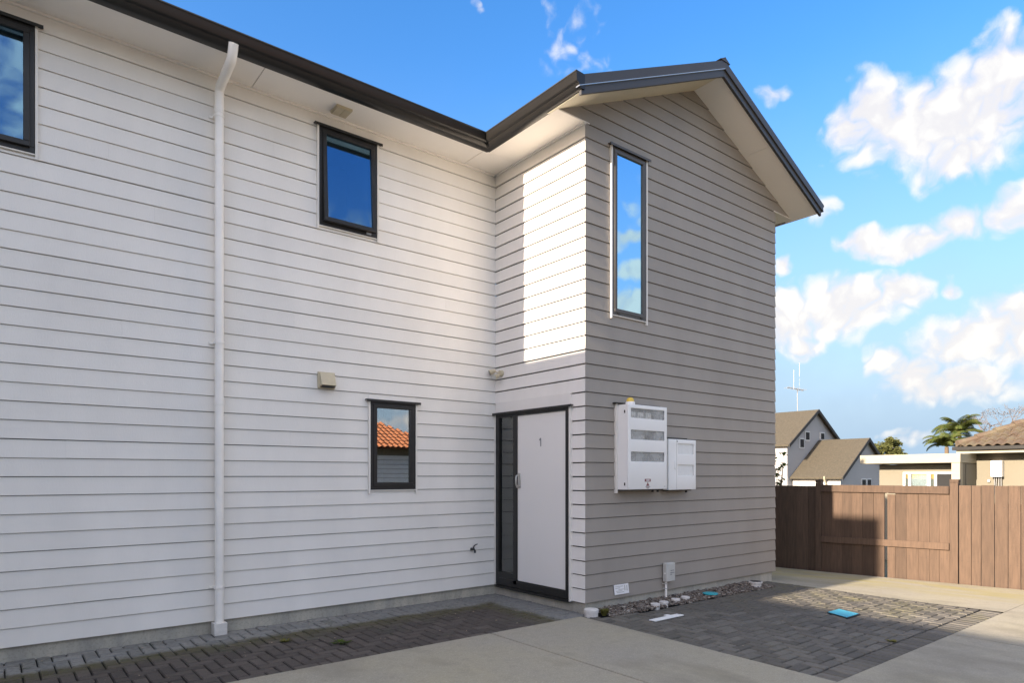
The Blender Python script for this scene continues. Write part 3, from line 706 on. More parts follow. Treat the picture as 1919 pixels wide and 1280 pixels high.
while zz < z1 - 0.06:
    c0, c1 = mapB(LY1 + 0.085, -0.045, zz), mapB(y1 - 0.06, -0.070, zz + 0.012)
    vb.add([(XB + 0.045, LY1 + 0.085, zz + 0.010), (XB + 0.045, y1 - 0.06, zz + 0.010), (XB + 0.068, y1 - 0.06, zz), (XB + 0.068, LY1 + 0.085, zz)], [(0, 1, 2, 3)]); zz += 0.026
vb.build('venetian_blind', 'blind', dr, fix=False)
hd = MB(); mbox(hd, mapB, LY1 - 0.062, LY1 - 0.018, 0.028, 0.020, 1.315, 1.495); hd.build('handle_plate', 'steel', dr, bevel=0.004)
hd = MB(); hd.tube([mapB(LY1 - 0.04, 0.028, 1.475), mapB(LY1 - 0.04, 0.072, 1.462), mapB(LY1 - 0.04, 0.078, 1.44), mapB(LY1 - 0.04, 0.078, 1.37), mapB(LY1 - 0.04, 0.072, 1.348), mapB(LY1 - 0.04, 0.028, 1.335)], 0.009, 8); hd.build('handle', 'steel', dr, smooth=True)
hd = MB(); hd.tube([mapB(LY1 - 0.012, 0.020, 1.335), mapB(LY1 - 0.012, 0.040, 1.335)], 0.017, 10); hd.build('lock_cylinder', 'steel', dr)
nm = MB(); mbox(nm, mapB, 5.633, 5.641, 0.026, 0.020, 1.80, 1.895); nm.prism([mapB(5.642, 0.0205, 1.895), mapB(5.642, 0.0205, 1.872), mapB(5.658, 0.0205, 1.868), mapB(5.658, 0.0205, 1.876)], (-0.007, 0, 0)); nm.build('number_one', 'meter_grey', dr)

# ------------------------------------------------------------------ downpipe
dp = part_empty('downpipe', house); dp['label'] = 'white plastic downpipe with elbow under the gutter'
DX, DY = 1.672, 6.440
def arc_path(pts, r=0.06, n=5):
    out = [Vector(pts[0])]
    for i in range(1, len(pts) - 1):
        p, a, b = Vector(pts[i]), Vector(pts[i - 1]), Vector(pts[i + 1])
        u, v = (a - p).normalized() * r, (b - p).normalized() * r
        for k in range(n + 1):
            t = k / n; out.append((p + u) * (1 - t) ** 2 + p * 2 * t * (1 - t) + (p + v) * t * t)
    out.append(Vector(pts[-1])); return out
mb = MB(); mb.tube([(DX, DY, 0.02), (DX, DY, 4.90)], 0.0385, 18); mb.build('pipe', 'white_pvc', dp, smooth=True)
mb = MB(); mb.tube(arc_path([(DX, DY, 4.88), (DX, DY, 5.055), (DX, 6.035, 5.13), (DX, 5.985, 5.245)], 0.06), 0.041, 18); mb.build('elbow', 'white_pvc', dp, smooth=True)
for zc in (4.86, 2.155):
    mb = MB(); mb.tube([(DX, DY, zc - 0.035), (DX, DY, zc + 0.035)], 0.0425, 18); mb.build('collar', 'white_pvc', dp, smooth=False)
for zc in (4.80, 2.70, 0.43):
    mb = MB(); mb.tube([(DX, DY, zc - 0.012), (DX, DY, zc + 0.012)], 0.044, 18); mb.box(DX - 0.075, DX + 0.06, YA - 0.030, YA - 0.018, zc - 0.012, zc + 0.012); mb.box(DX - 0.045, DX + 0.045, DY, YA - 0.02, zc - 0.0115, zc + 0.0115)
    mb.build('bracket', 'white_pvc', dp)
mb = MB(); mb.box(DX - 0.058, DX + 0.058, DY - 0.058, DY + 0.056, -0.01, 0.105); mb.build('shoe', 'cap_white', dp, bevel=0.006)

# ------------------------------------------------------------------ small fittings on the white wall
vt = part_empty('vent_hood', house); vt['label'] = 'cream plastic vent hood'
mb = MB(); mb.box(2.640, 2.822, YA - 0.040, YA - 0.01, 2.365, 2.535); mb.build('back_plate', 'cream_plastic', vt, bevel=0.004)
mb = MB(); mb.loft([(2.652, YA - 0.040, 2.525), (2.812, YA - 0.040, 2.525), (2.812, YA - 0.040, 2.378), (2.652, YA - 0.040, 2.378)],
                   [(2.655, YA - 0.052, 2.522), (2.809, YA - 0.052, 2.522), (2.809, YA - 0.105, 2.395), (2.655, YA - 0.105, 2.395)]); mb.build('cowl', 'cream_plastic', vt, bevel=0.003)
mb = MB(); mb.box(2.662, 2.802, YA - 0.094, YA - 0.045, 2.374, 2.384); mb.build('grille', 'black_plastic', vt)
sv = empty('soffit_vent', (2.82, 6.32, ZS), label='cream rectangular vent fixed under the white eave', cat='vent')
mb = MB(); mb.box(2.735, 2.905, 6.235, 6.405, ZS - 0.022, ZS - 0.0005); mb.build('vent_body', 'cream_plastic', sv, bevel=0.004)
for k in range(2):
    mb = MB(); mb.box(2.742 + k * 0.08, 2.818 + k * 0.08, 6.242, 6.398, ZS - 0.030, ZS - 0.0225); mb.build('louvre', 'cream_plastic', sv, bevel=0.002)
tp = empty('garden_tap', (4.586, YA - 0.02, 0.57), label='dark garden tap low on the white wall beside the door', cat='tap')
mb = MB(); mb.tube([(4.566, YA - 0.018, 0.575), (4.566, YA - 0.075, 0.575), (4.566, YA - 0.095, 0.560), (4.566, YA - 0.100, 0.535)], [0.016, 0.014, 0.013, 0.011], 10); mb.build('spout', 'black_plastic', tp, smooth=True)
mb = MB(); mb.tube([(4.566, YA - 0.06, 0.58), (4.578, YA - 0.06, 0.612), (4.60, YA - 0.062, 0.628), (4.625, YA - 0.064, 0.634)], [0.010, 0.008, 0.007, 0.006], 8); mb.build('lever', 'black_plastic', tp, smooth=True)
slt = empty('security_light', (XB, 6.40, 2.72), label='small twin-spot security light above the door in the inner corner', cat='light')
mb = MB(); mb.tube([(XB - 0.012, 6.37, 2.72), (XB - 0.052, 6.37, 2.72)], [0.042, 0.036], 16); mb.build('base', 'cream_plastic', slt)
for (yy, zz, dy) in ((6.43, 2.752, 0.035), (6.375, 2.685, -0.01)):
    mb = MB(); mb.tube([(XB - 0.045, 6.385, 2.72), (XB - 0.075, yy, zz)], 0.008, 8); mb.tube([(XB - 0.065, yy, zz + 0.006), (XB - 0.085, yy + dy * .4, zz), (XB - 0.135, yy + dy, zz - 0.022)], [0.016, 0.026, 0.034], 14)
    mb.build('lamp_head', 'cream_plastic', slt, smooth=False)
    mb = MB(); mb.tube([(XB - 0.1352, yy + dy, zz - 0.0222), (XB - 0.139, yy + dy * 1.1, zz - 0.0235)], 0.029, 14); mb.build('lens', 'grey_plastic', slt)

# ------------------------------------------------------------------ meter cabinets on the taupe wall
def cabinet(root, x0, x1, yf, z0, z1, panes, milky):
    th = 0.004
    bd = MB(); yb = YC - 0.024
    bd.box(x0, x0 + th, yf + 0.012, yb, z0, z1); bd.box(x1 - th, x1, yf + 0.012, yb, z0, z1); bd.box(x0 + th, x1 - th, yf + 0.012, yb, z1 - th, z1); bd.box(x0 + th, x1 - th, yf + 0.012, yb, z0, z0 + th)
    bd.box(x0 + th, x1 - th, yb - th, yb, z0 + th, z1 - th); bd.build('cabinet_body', 'box_white', root)
    xs = sorted(set([x0, x1] + [v for p in panes for v in p[:2]])); zs = sorted(set([z0, z1] + [v for p in panes for v in p[2:]]))
    d = MB()
    xw = [(xs[i], xs[i + 1]) for i in range(len(xs) - 1)]; zw = [(zs[i], zs[i + 1]) for i in range(len(zs) - 1)]
    bmg = MB()
    for a, b in xw:
        for c, e in zw:
            if any(p[0] < (a + b) / 2 < p[1] and p[2] < (c + e) / 2 < p[3] for p in panes): continue
            bmg.add([(a, yf, c), (b, yf, c), (b, yf, e), (a, yf, e)], [(0, 1, 2, 3)])
    dd = bmg.build('cabinet_door', 'box_white', root, fix=False)
    bm = bmesh.new(); bm.from_mesh(dd.data); bmesh.ops.remove_doubles(bm, verts=bm.verts, dist=1e-5); bmesh.ops.solidify(bm, geom=bm.faces[:], thickness=-0.011); ymin = min(v.co.y for v in bm.verts)
    for v in bm.verts: v.co.y += yf - ymin
    bmesh.ops.recalc_face_normals(bm, faces=bm.faces); bm.to_mesh(dd.data); bm.free()
    md = dd.modifiers.new('bevel', 'BEVEL'); md.width = 0.004; md.segments = 2; md.limit_method = 'ANGLE'
    for i, p in enumerate(panes):
        gl = MB(); gl.box(p[0] - 0.004, p[1] + 0.004, yf + 0.0125, yf + 0.0155, p[2] - 0.004, p[3] + 0.004); gl.build('viewing_pane', 'milky' if milky else 'cloudy_pane', root)
        # rounded rim around each pane
        rm = MB(); r = 0.014; cx = [(p[0] + r, p[2] + r, 180), (p[1] - r, p[2] + r, 270), (p[1] - r, p[3] - r, 0), (p[0] + r, p[3] - r, 90)]
        inn, outr = [], []
        for (x, z, a0) in cx:
            for kk in range(5):
                a = R(a0 + kk * 22.5); inn.append((x + r * math.cos(a), z + r * math.sin(a)))
        corner = [(p[0], p[2]), (p[1], p[2]), (p[1], p[3]), (p[0], p[3])]
        for ci, c in enumerate(corner): outr += [c] * 5
        for kk in range(20):
            n2 = (kk + 1) % 20
            a, b, c2, d2 = inn[kk], inn[n2], outr[n2], outr[kk]
            rm.add([(a[0], yf + 0.003, a[1]), (b[0], yf + 0.003, b[1]), (c2[0], yf + 0.003, c2[1]), (d2[0], yf + 0.003, d2[1])], [(0, 1, 2, 3)])
        rm.build('pane_rim', 'box_white', root, fix=False)
mc = empty('meter_box', (5.75, YC - 0.02, 1.31), label='large white electricity meter cabinet with three viewing windows', cat='meter box')
MX0, MX1, MYF, MZ0, MZ1 = 5.414, 6.080, 4.760, 1.312, 2.245
pz = [(2.098, 2.204), (1.862, 1.966), (1.621, 1.727)]
cabinet(mc, MX0, MX1, MYF, MZ0, MZ1, [(5.462, 6.036, a, b) for a, b in pz], False)
for i, (a, b) in enumerate(pz):
    for k in range(4):
        x = 5.50 + k * 0.135 + (0.02 if i == 1 else 0); h = [0.075, 0.06, 0.09][i] * (0.8 if k == 3 else 1)
        if i == 1 and k == 2: continue
        m = MB(); m.box(x, x + 0.095, MYF + 0.05, MYF + 0.12, a - 0.012, a + h); m.box(x + 0.015, x + 0.08, MYF + 0.042, MYF + 0.05, a + h * 0.3, a + h * 0.85)
        m.build('meter', ['box_white', 'grey_plastic', 'meter_grey'][i] if k < 3 else 'grey_plastic', mc, bevel=0.004)
mm = MB(); mm.box(MX0 + 0.006, MX1 - 0.006, MYF + 0.125, MYF + 0.13, MZ0 + 0.01, MZ1 - 0.01); mm.build('back_board', 'meter_grey', mc)
for zc in (2.165, 1.372):
    m = MB(); m.box(MX0 - 0.004, MX0 + 0.0, 4.80, 4.815, zc - 0.016, zc + 0.016); m.build('hinge_slot', 'black_plastic', mc)
for zc in (2.228, 1.328):
    m = MB(); m.tube([(MX0 + 0.012, MYF - 0.003, zc), (MX0 + 0.012, MYF + 0.001, zc)], 0.005, 8); m.build('screw', 'steel', mc)
lb = MB(); lb.box(5.690, 5.790, MYF - 0.0025, MYF - 0.0005, 1.398, 1.428); lb.build('warning_header', 'label_red', mc)
lb = MB(); lb.box(5.712, 5.768, MYF - 0.0035, MYF - 0.0026, 1.407, 1.419); lb.build('warning_lettering', 'label_white', mc)
lb = MB(); lb.prism([(5.713, MYF - 0.0025, 1.350), (5.767, MYF - 0.0025, 1.350), (5.740, MYF - 0.0025, 1.392)], (0, 0.002, 0)); lb.build('warning_triangle', 'label_red', mc)
lb = MB()
for (xa, xb, zc) in ((5.700, 5.782, 1.342), (5.712, 5.77, 1.334), (5.72, 5.76, 1.326)): lb.box(xa, xb, MYF - 0.0025, MYF - 0.0005, zc - 0.002, zc + 0.002)
lb.build('small_print', 'label_ink', mc)
lb = MB(); lb.box(6.022, 6.052, MYF - 0.0025, MYF - 0.0005, 1.338, 1.346); lb.build('maker_mark', 'grey_plastic', mc)
hf = MB(); hf.box(MX0 - 0.06, MX1 + 0.03, YC - 0.065, YC - 0.004, MZ1 + 0.012, MZ1 + 0.024); hf.build('head_flashing', 'black_frame', mc)
hf = MB(); hf.box(MX0 - 0.026, MX0 - 0.004, YC - 0.04, YC - 0.004, MZ0 - 0.04, MZ1 + 0.010); hf.build('facing', 'white_trim', mc)
hf = MB(); hf.box(MX0 + 0.01, MX1 - 0.01, YC - 0.14, YC - 0.03, MZ0 - 0.014, MZ0 - 0.002)
for xx in (5.93, 6.02): hf.tube([(xx, YC - 0.10, MZ0 - 0.035), (xx, YC - 0.10, MZ0 - 0.003)], 0.014, 10)
hf.build('cable_gland', 'black_plastic', mc)
m2 = empty('communications_box', (6.5, YC - 0.02, 1.30), label='smaller white service box right of the large meter cabinet', cat='service box')
cabinet(m2, 6.160, 6.683, 4.800, 1.298, 1.892, [(6.335, 6.640, 1.718, 1.842), (6.335, 6.640, 1.462, 1.592)], True)
sm_ = MB(); sm_.box(6.306, 6.309, 4.7985, 4.8005, 1.30, 1.89); sm_.build('door_gap', 'grey_plastic', m2)
sm_ = MB(); sm_.box(6.268, 6.290, 4.792, 4.7995, 1.54, 1.64); sm_.build('pull', 'box_white', m2, bevel=0.004)
sm_ = MB(); sm_.tube([(6.32, 4.796, 1.868), (6.32, 4.801, 1.868)], 0.008, 8); sm_.build('lock', 'meter_grey', m2)
hf = MB(); hf.box(6.10, 6.62, YC - 0.065, YC - 0.004, 1.905, 1.916); hf.build('head_flashing', 'black_frame', m2)
hf = MB(); hf.box(6.2, 6.64, YC - 0.11, YC - 0.03, 1.283, 1.296); hf.tube([(6.58, YC - 0.08, 1.262), (6.58, YC - 0.08, 1.29)], 0.014, 10); hf.build('cable_gland', 'black_plastic', m2)
bc = empty('beacon', (5.53, 4.84, MZ1), label='small amber dome beacon on top of the large meter cabinet', cat='beacon')
m = MB(); m.lathe((5.53, 4.83, MZ1 + 0.0005), [(0.052, 0), (0.052, 0.028), (0.046, 0.034)], 18); m.build('base', 'box_white', bc, smooth=False)
m = MB(); m.lathe((5.53, 4.83, MZ1 + 0.0345), [(0.043, 0), (0.042, 0.018), (0.034, 0.036), (0.02, 0.046), (0.004, 0.050)], 18); m.build('dome', 'amber', bc, smooth=True)
jb = empty('junction_box', (6.32, YC - 0.02, 0.2), label='small grey junction box with white conduit low on taupe wall', cat='junction box')
m = MB(); m.box(6.205, 6.365, YC - 0.085, YC - 0.024, 0.215, 0.435); m.build('box_body', 'grey_plastic', jb, bevel=0.008)
m = MB(); m.tube([(6.200, YC - 0.06, 0.315), (6.208, YC - 0.06, 0.315)], 0.010, 8); m.build('latch', 'box_white', jb)
m = MB()
for (xa, xb, zc) in ((6.275, 6.305, 0.345), (6.31, 6.34, 0.345), (6.27, 6.345, 0.318), (6.27, 6.30, 0.298)): m.box(xa, xb, YC - 0.0865, YC - 0.0853, zc - 0.005, zc + 0.005)
m.build('printed_mark', 'meter_grey', jb)
m = MB(); m.tube([(6.235, YC - 0.05, 0.0), (6.235, YC - 0.05, 0.213)], 0.0135, 12); m.build('conduit', 'white_pvc', jb, smooth=True)
for zc in (0.19, 0.135):
    m = MB(); m.tube([(6.235, YC - 0.05, zc - 0.005), (6.235, YC - 0.05, zc + 0.005)], 0.017, 12); m.box(6.205, 6.235, YC - 0.045, YC - 0.02, zc - 0.004, zc + 0.004); m.build('clip', 'grey_plastic', jb)
pl = empty('notice_plate', (5.5, YC - 0.03, 0.2), label='small white printed notice near the bottom of the taupe wall', cat='notice')
m = MB(); m.prism([(5.375, YC - 0.026, 0.150), (5.610, YC - 0.026, 0.150), (5.610, YC - 0.012, 0.258), (5.375, YC - 0.012, 0.258)], (0, -0.004, 0)); m.build('plate', 'label_white', pl)
m = MB()
for (xa, xb, k) in ((5.39, 5.52, .80), (5.39, 5.47, .64), (5.44, 5.53, .48), (5.40, 5.50, .34), (5.535, 5.555, .6), (5.57, 5.59, .55), (5.41, 5.53, .2)):
    zc = 0.150 + 0.108 * k; yy = YC - 0.0302 + 0.014 * k; hh = 0.004 if xb - xa > 0.03 else 0.03
    m.prism([(xa, yy - hh * .13, zc - hh), (xb, yy - hh * .13, zc - hh), (xb, yy + hh * .13, zc + hh), (xa, yy + hh * .13, zc + hh)], (0, -0.001, 0))
m.build('printed_lines', 'grey_plastic', pl)

# ------------------------------------------------------------------ things on the ground by the taupe wall
def cap(name, x, y, r, h, m, label, cat, group=None, z=0.0):
    o = MB().lathe((x, y, z), [(r * 0.93, -0.04), (r * 0.93, h * 0.45), (r, h * 0.5), (r, h * 0.92), (r * 0.93, h), (r * 0.55, h * 1.02)], 22).build(name, m, None, origin=(x, y, z))
    return tag(o, label, cat, group)
cap('bucket_cap', 4.925, 4.835, 0.077, 0.070, 'cap_white', 'wide white plastic drain cap at the outer house corner', 'drain cap')
for i, (x, y, l) in enumerate(((5.80, 4.70, 'leftmost of the four small white pipe caps in the gravel'), (5.965, 4.715, 'second small white pipe cap from the left in the gravel'),
                               (6.205, 4.735, 'third small white pipe cap from the left in the gravel'), (6.405, 4.75, 'rightmost of the four small white pipe caps in the gravel'))):
    cap('pipe_cap', x, y, 0.052, 0.042, 'cap_white', l, 'pipe cap', 'white pipe caps in the gravel')
tl = empty('toby_box', (6.89, 4.74, 0), label='round water valve box with a teal lid in the gravel', cat='valve box')
MB().lathe((6.89, 4.74, 0), [(0.085, -0.04), (0.085, 0.012), (0.080, 0.018)], 24).build('rim', 'black_plastic', tl)
MB().lathe((6.89, 4.74, 0.0185), [(0.092, 0), (0.092, 0.010), (0.082, 0.014)], 24).build('lid', 'teal', tl)
gt = empty('gully_trap', (7.90, 4.72, 0), label='round white gully pipe with black grate at far gravel end', cat='drain')
MB().lathe((7.90, 4.74, 0), [(0.07, -0.04), (0.07, 0.045), (0.085, 0.05), (0.085, 0.068), (0.074, 0.070), (0.074, 0.060)], 24).build('pipe', 'cap_white', gt)
MB().lathe((7.90, 4.74, 0.0605), [(0.070, 0), (0.070, 0.012), (0.03, 0.016)], 24).build('grate', 'black_plastic', gt)
ws = empty('drain_cover', (5.43, 4.26, 0), label='white plastic strip lying on the grey pavers', cat='drain cover')
m = MB(); m.box(5.205, 5.665, 4.218, 4.262, 0.002, 0.014); m.build('strip', 'box_white', ws, bevel=0.003)
m = MB(); m.box(5.205, 5.655, 4.266, 4.300, 0.002, 0.012); m.build('strip', 'box_white', ws, bevel=0.003)
m = MB(); m.box(5.50, 5.56, 4.302, 4.35, 0.003, 0.011); m.build('tab', 'box_white', ws, bevel=0.003)
tq = empty('valve_cover', (7.03, 3.23, 0), label='rectangular teal valve cover set in the grey pavers', cat='valve cover')
m = MB(); m.prism([(6.865, 3.095, -0.02), (7.165, 3.095, -0.02), (7.255, 3.365, -0.02), (6.985, 3.365, -0.02)], (0, 0, 0.026)); m.build('surround', 'black_plastic', tq)
m = MB(); m.prism([(6.88, 3.108, 0.0065), (7.155, 3.108, 0.0065), (7.24, 3.352, 0.0065), (6.99, 3.352, 0.0065)], (0, 0, 0.006)); m.build('lid', 'teal_light', tq, bevel=0.004)

# weeds and fallen bits
def weed(x, y, r, h, n, label, m='leaf_weed'):
    mb = MB()
    for i in range(n):
        a = random.uniform(0, 6.28); l = h * random.uniform(.5, 1); o = random.uniform(0, r * .5)
        b = Vector((x + math.cos(a) * o, y + math.sin(a) * o, -0.005)); t = b + Vector((math.cos(a) * r * random.uniform(.3, 1), math.sin(a) * r * random.uniform(.3, 1), l))
        s = Vector((-math.sin(a), math.cos(a), 0)) * 0.005; md = (b + t) / 2 + Vector((0, 0, l * .2))
        mb.add([b - s, b + s, md + s * 1.3, md - s * 1.3, t], [(0, 1, 2, 3), (3, 2, 4)])
    return tag(mb.build('weed', m, None, fix=False), label, 'weed', 'weeds in the paving')
weed(5.055, 4.77, 0.055, 0.075, 130, 'yellowish weed tuft between the wide drain cap and gravel')
weed(2.42, 5.42, 0.09, 0.022, 60, 'low weed patch mid-strip in the brown pavers right of downpipe', 'leaf_dark')
weed(2.05, 5.78, 0.06, 0.02, 40, 'small weed tuft in the brown pavers just right of the downpipe', 'leaf_weed')
weed(6.23, 2.42, 0.05, 0.02, 30, 'tiny weed at the soldier course of the grey pavers', 'leaf_weed')
lt = MB()
for i in range(90):
    if i < 60: x, y = random.uniform(0.3, 4.7), random.uniform(4.95, 6.4)
    else: x, y = random.uniform(4.9, 8.2), random.uniform(2.3, 4.4)
    a = random.uniform(0, 6.28); l = random.uniform(0.005, 0.014); q = Vector((math.cos(a) * l, math.sin(a) * l, 0)); p = Vector((-q.y, q.x, 0)) * .5; c = Vector((x, y, 0.006))
    lt.add([c - q, c + p + Vector((0, 0, .003)), c + q, c - p], [(0, 1, 2, 3)])
tag(lt.build('leaf_litter', 'fence_end', fix=False), 'scattered pale leaf bits on the pavers', 'litter', kind='stuff')

# ================================================================== timber fence
XF = 10.40
fence = empty('fence', (XF, 4.2, 0), label='brown stained timber paling fence closing the yard', cat='fence')
def foot(y): return fz(10.36, y) - 0.008
def paling(parent, ya, yb, ztop, x0=XF, th=0.019, zb=None, name='paling', gap=0.003):
    z0 = foot((ya + yb) / 2) if zb is None else zb
    j = random.uniform(-0.002, 0.002)
    lean = random.uniform(-0.002, 0.002)
    a, b = min(ya, yb) + gap / 2, max(ya, yb) - gap / 2
    mb = MB(); mb.add([(x0 + j, a, z0), (x0 + j + th, a, z0), (x0 + j + th, b, z0), (x0 + j, b, z0), (x0 + j, a + lean, ztop), (x0 + j + th, a + lean, ztop), (x0 + j + th, b + lean, ztop), (x0 + j, b + lean, ztop)],
                      [(3, 2, 1, 0), (4, 5, 6, 7), (0, 1, 5, 4), (1, 2, 6, 5), (2, 3, 7, 6), (3, 0, 4, 7)])
    b = mb.build(name, 'fence_wood', parent)
    nl = MB()
    for zc in (0.30, 1.05):
        for yn in (a + (yb - ya if yb > ya else ya - yb) * 0.25, a + abs(yb - ya) * 0.75):
            c = Vector((x0 + j - 0.0012, yn, zc + random.uniform(-0.01, 0.01)))
            nl.add([c + Vector((0, 0.004 * math.cos(q * 1.0472), 0.004 * math.sin(q * 1.0472))) for q in range(6)] + [c + Vector((0.002, 0.004 * math.cos(q * 1.0472), 0.004 * math.sin(q * 1.0472))) for q in range(6)],
                   [(0, 1, 2, 3, 4, 5)] + [(q, (q + 1) % 6, (q + 1) % 6 + 6, q + 6) for q in range(6)])
    tag(nl.build('nail_heads', 'black_plastic', b), kind='stuff')
    return b
# right of the gate: palings on towards the viewer
yy = 3.196
edges = [3.192, 3.048, 2.937, 2.785, 2.639]
while edges[-1] > -2.0: edges.append(edges[-1] - random.choice([0.138, 0.148, 0.152, 0.145]))
for i in range(len(edges) - 1):
    paling(fence, edges[i], edges[i + 1], 1.332 + random.uniform(-0.004, 0.004), gap=0.010 if i in (2, 4) else 0.005)
# left of the gate, in the house shade
edges = [5.185, 5.309, 5.501, 5.66, 5.81]
while edges[-1] < 8.0: edges.append(edges[-1] + random.choice([0.145, 0.15, 0.155]))
for i in range(len(edges) - 1): paling(fence, edges[i], edges[i + 1], 1.296 + random.uniform(-0.004, 0.004))
for (ya, yb, zt_) in ((3.200, 3.300, 1.400), (5.095, 5.183, 1.385)):
    mb = MB(); mb.box(XF - 0.018, XF + 0.08, ya, yb, foot(ya), zt_ - 0.035); mb.build('post', 'fence_wood', fence, bevel=0.003)
    mb = MB(); mb.box(XF - 0.010, XF + 0.075, ya - 0.004, yb + 0.004, zt_ - 0.034, zt_ + 0.012); mb.build('post_cap', 'fence_wood', fence, bevel=0.003)
for zc in (0.3, 1.05):
    mb = MB(); mb.box(XF + 0.023, XF + 0.07, -2.0, 3.19, zc - 0.04, zc + 0.04); mb.build('rear_rail', 'fence_wood', fence)
    mb = MB(); mb.box(XF + 0.023, XF + 0.07, 5.19, 8.0, zc - 0.04, zc + 0.04); mb.build('rear_rail', 'fence_wood', fence)
gate = empty('gate', (XF, 4.2, 0), label='brown timber double gate with wide cross rails in the fence', cat='gate')
ge = [5.090, 4.930, 4.768, 4.615, 4.461, 4.302, 4.150]
for i in range(6): paling(gate, ge[i], ge[i + 1], 1.285, name='gate_board')
ge = [4.108, 4.001, 3.849, 3.697, 3.550, 3.431, 3.304]
for i in range(6): paling(gate, ge[i], ge[i + 1], 1.185 if i == 0 else 1.285, name='gate_board')
mb = MB(); mb.box(XF - 0.034, XF - 0.003, 3.306, 5.092, 1.208, 1.318); mb.build('top_rail', 'fence_wood', gate, bevel=0.003)
mb = MB(); mb.prism([(XF - 0.030, 3.306, 0.432), (XF - 0.030, 5.090, 0.402), (XF - 0.030, 5.090, 0.500), (XF - 0.030, 3.306, 0.528)], (0.027, 0, 0)); mb.build('middle_rail', 'fence_wood', gate, bevel=0.003)
mb = MB(); mb.box(XF + 0.021, XF + 0.05, 4.14, 5.08, 1.20, 1.28); mb.box(XF + 0.021, XF + 0.05, 3.31, 4.105, 1.20, 1.28); mb.build('rear_rail', 'fence_wood', gate)

# ================================================================== neighbouring houses beyond the fence
GZ = -1.25
def gable_house_parts(root, x0, x1, y0, y1, ze, za, xr, roofm, wallm, over=0.35, trim='dark_trim', zg=GZ):
    """ridge along Y; gable towards the viewer at y0"""
    wl = MB(); wl.prism([(x0, y0, zg), (x1, y0, zg), (x1, y0, ze), (xr, y0, za - 0.12), (x0, y0, ze)], (0, y1 - y0, 0)); wall = wl.build('wall', wallm, root)
    for s, xe in ((-1, x0), (1, x1)):
        sl = (za - ze) / abs(xe - xr); xo = xe + s * over; zo = ze - sl * over
        rf = MB(); rf.prism([(xr, y0 - 0.25, za), (xo, y0 - 0.25, zo), (xo, y0 - 0.25, zo - 0.10), (xr, y0 - 0.25, za - 0.10)], (0, y1 - y0 + 0.25, 0)); rf.build('roof', roofm, root)
        bb = MB(); bb.prism([(xr, y0 - 0.29, za + 0.02), (xo, y0 - 0.29, zo + 0.02), (xo, y0 - 0.29, zo - 0.22), (xr, y0 - 0.29, za - 0.22)], (0, 0.035, 0)); bb.build('barge_board', trim, root)
        gt_ = MB(); gt_.box(xo - 0.06, xo + 0.06, y0 - 0.24, y1, zo - 0.12, zo - 0.0); gt_.build('gutter', 'shingle' if s < 0 else trim, root)
    return wall
nh = empty('neighbour_house', (44.5, 24, GZ), label='white gabled house with steep brown roof beyond the fence, antenna above', cat='house')
gable_house_parts(nh, 40.75, 48.2, 22.2, 40.0, 3.62, 5.98, 44.45, 'shingle', 'render_white', over=0.25)
def nwin(root, x0, x1, z0, z1, y):
    f = MB(); f.box(x0, x1, y - 0.06, y - 0.002, z0, z1); f = f.build('window', 'garage_grey', root)
    g_ = MB(); g_.box(x0 + 0.08, x1 - 0.08, y - 0.075, y - 0.062, z0 + 0.08, z1 - 0.08); g_.build('pane', 'dark_void', f)
for (u0, u1, v0, v1) in ((1497, 1506, 821, 841), (1507.5, 1516.5, 808, 827), (1536, 1544, 810, 826)):
    def on_y(u, v, Y):
        a = (u - 959.5) / 1227.84; dx, dy = math.sin(TH) + a * math.cos(TH), math.cos(TH) - a * math.sin(TH); t = Y / dy
        return dx * t, 1.47 + (890.9 - v) / 1227.84 * t
    xa, zt_ = on_y(u0, v0, 22.2); xb, zb_ = on_y(u1, v1, 22.2); nwin(nh, xa, xb, zb_, zt_, 22.2)
# lower garage wing of the same house
wl = MB(); GX0, GX1, GR = 41.35, 48.4, 44.85
gable_house_parts(nh, GX0, GX1, 19.05, 22.15, 1.55, 3.90, GR, 'shingle', 'render_white', over=0.30)
for (u0, u1, v0, v1) in ((1613, 1621.5, 897, 912), (1623, 1631.5, 897, 912)):
    xa, zt_ = on_y(u0, v0, 19.05); xb, zb_ = on_y(u1, v1, 19.05); nwin(nh, xa, xb, zb_, zt_, 19.05)
gd = MB(); gd.box(GX0 - 0.03, GX0 - 0.002, 19.6, 21.6, GZ, 1.05); gd.build('garage_door', 'garage_grey', nh)
dp2 = MB(); dp2.tube([(GX0 - 0.34, 19.9, 1.40), (GX0 - 0.34, 19.9, 1.2), (GX0 - 0.1, 19.9, 0.9), (GX0 - 0.1, 19.9, GZ)], 0.06, 8); dp2.build('downpipe', 'cream_fascia', nh)
an = empty('antenna', (46.2, 25.0, 4.0), label='thin rooftop television antenna on the white gabled house', cat='antenna')
ax, ay = 45.5, 24.0
m = MB(); m.tube([(ax, ay, 5.2), (ax - 0.05, ay, 7.75)], 0.028, 6); m.build('mast', 'meter_grey', an)
m = MB(); m.tube([(ax - 0.9, ay + 0.3, 7.75), (ax + 0.5, ay - 0.2, 7.6)], 0.03, 6)
for k in range(7):
    q = k / 6; c = Vector((ax - 0.9 + 1.4 * q, ay + 0.3 - 0.5 * q, 7.75 - 0.15 * q)); m.tube([c - Vector((0.14, 0.3, -0.03)), c + Vector((0.14, 0.3, -0.03))], 0.013, 5)
m.build('boom', 'meter_grey', an)
for dx, top in ((-0.55, 8.6), (0.25, 9.2)):
    m = MB(); m.tube([(ax + dx, ay, 7.6), (ax + dx, ay, top + 0.4)], 0.006, 5); m.build('whip', 'box_white', an)

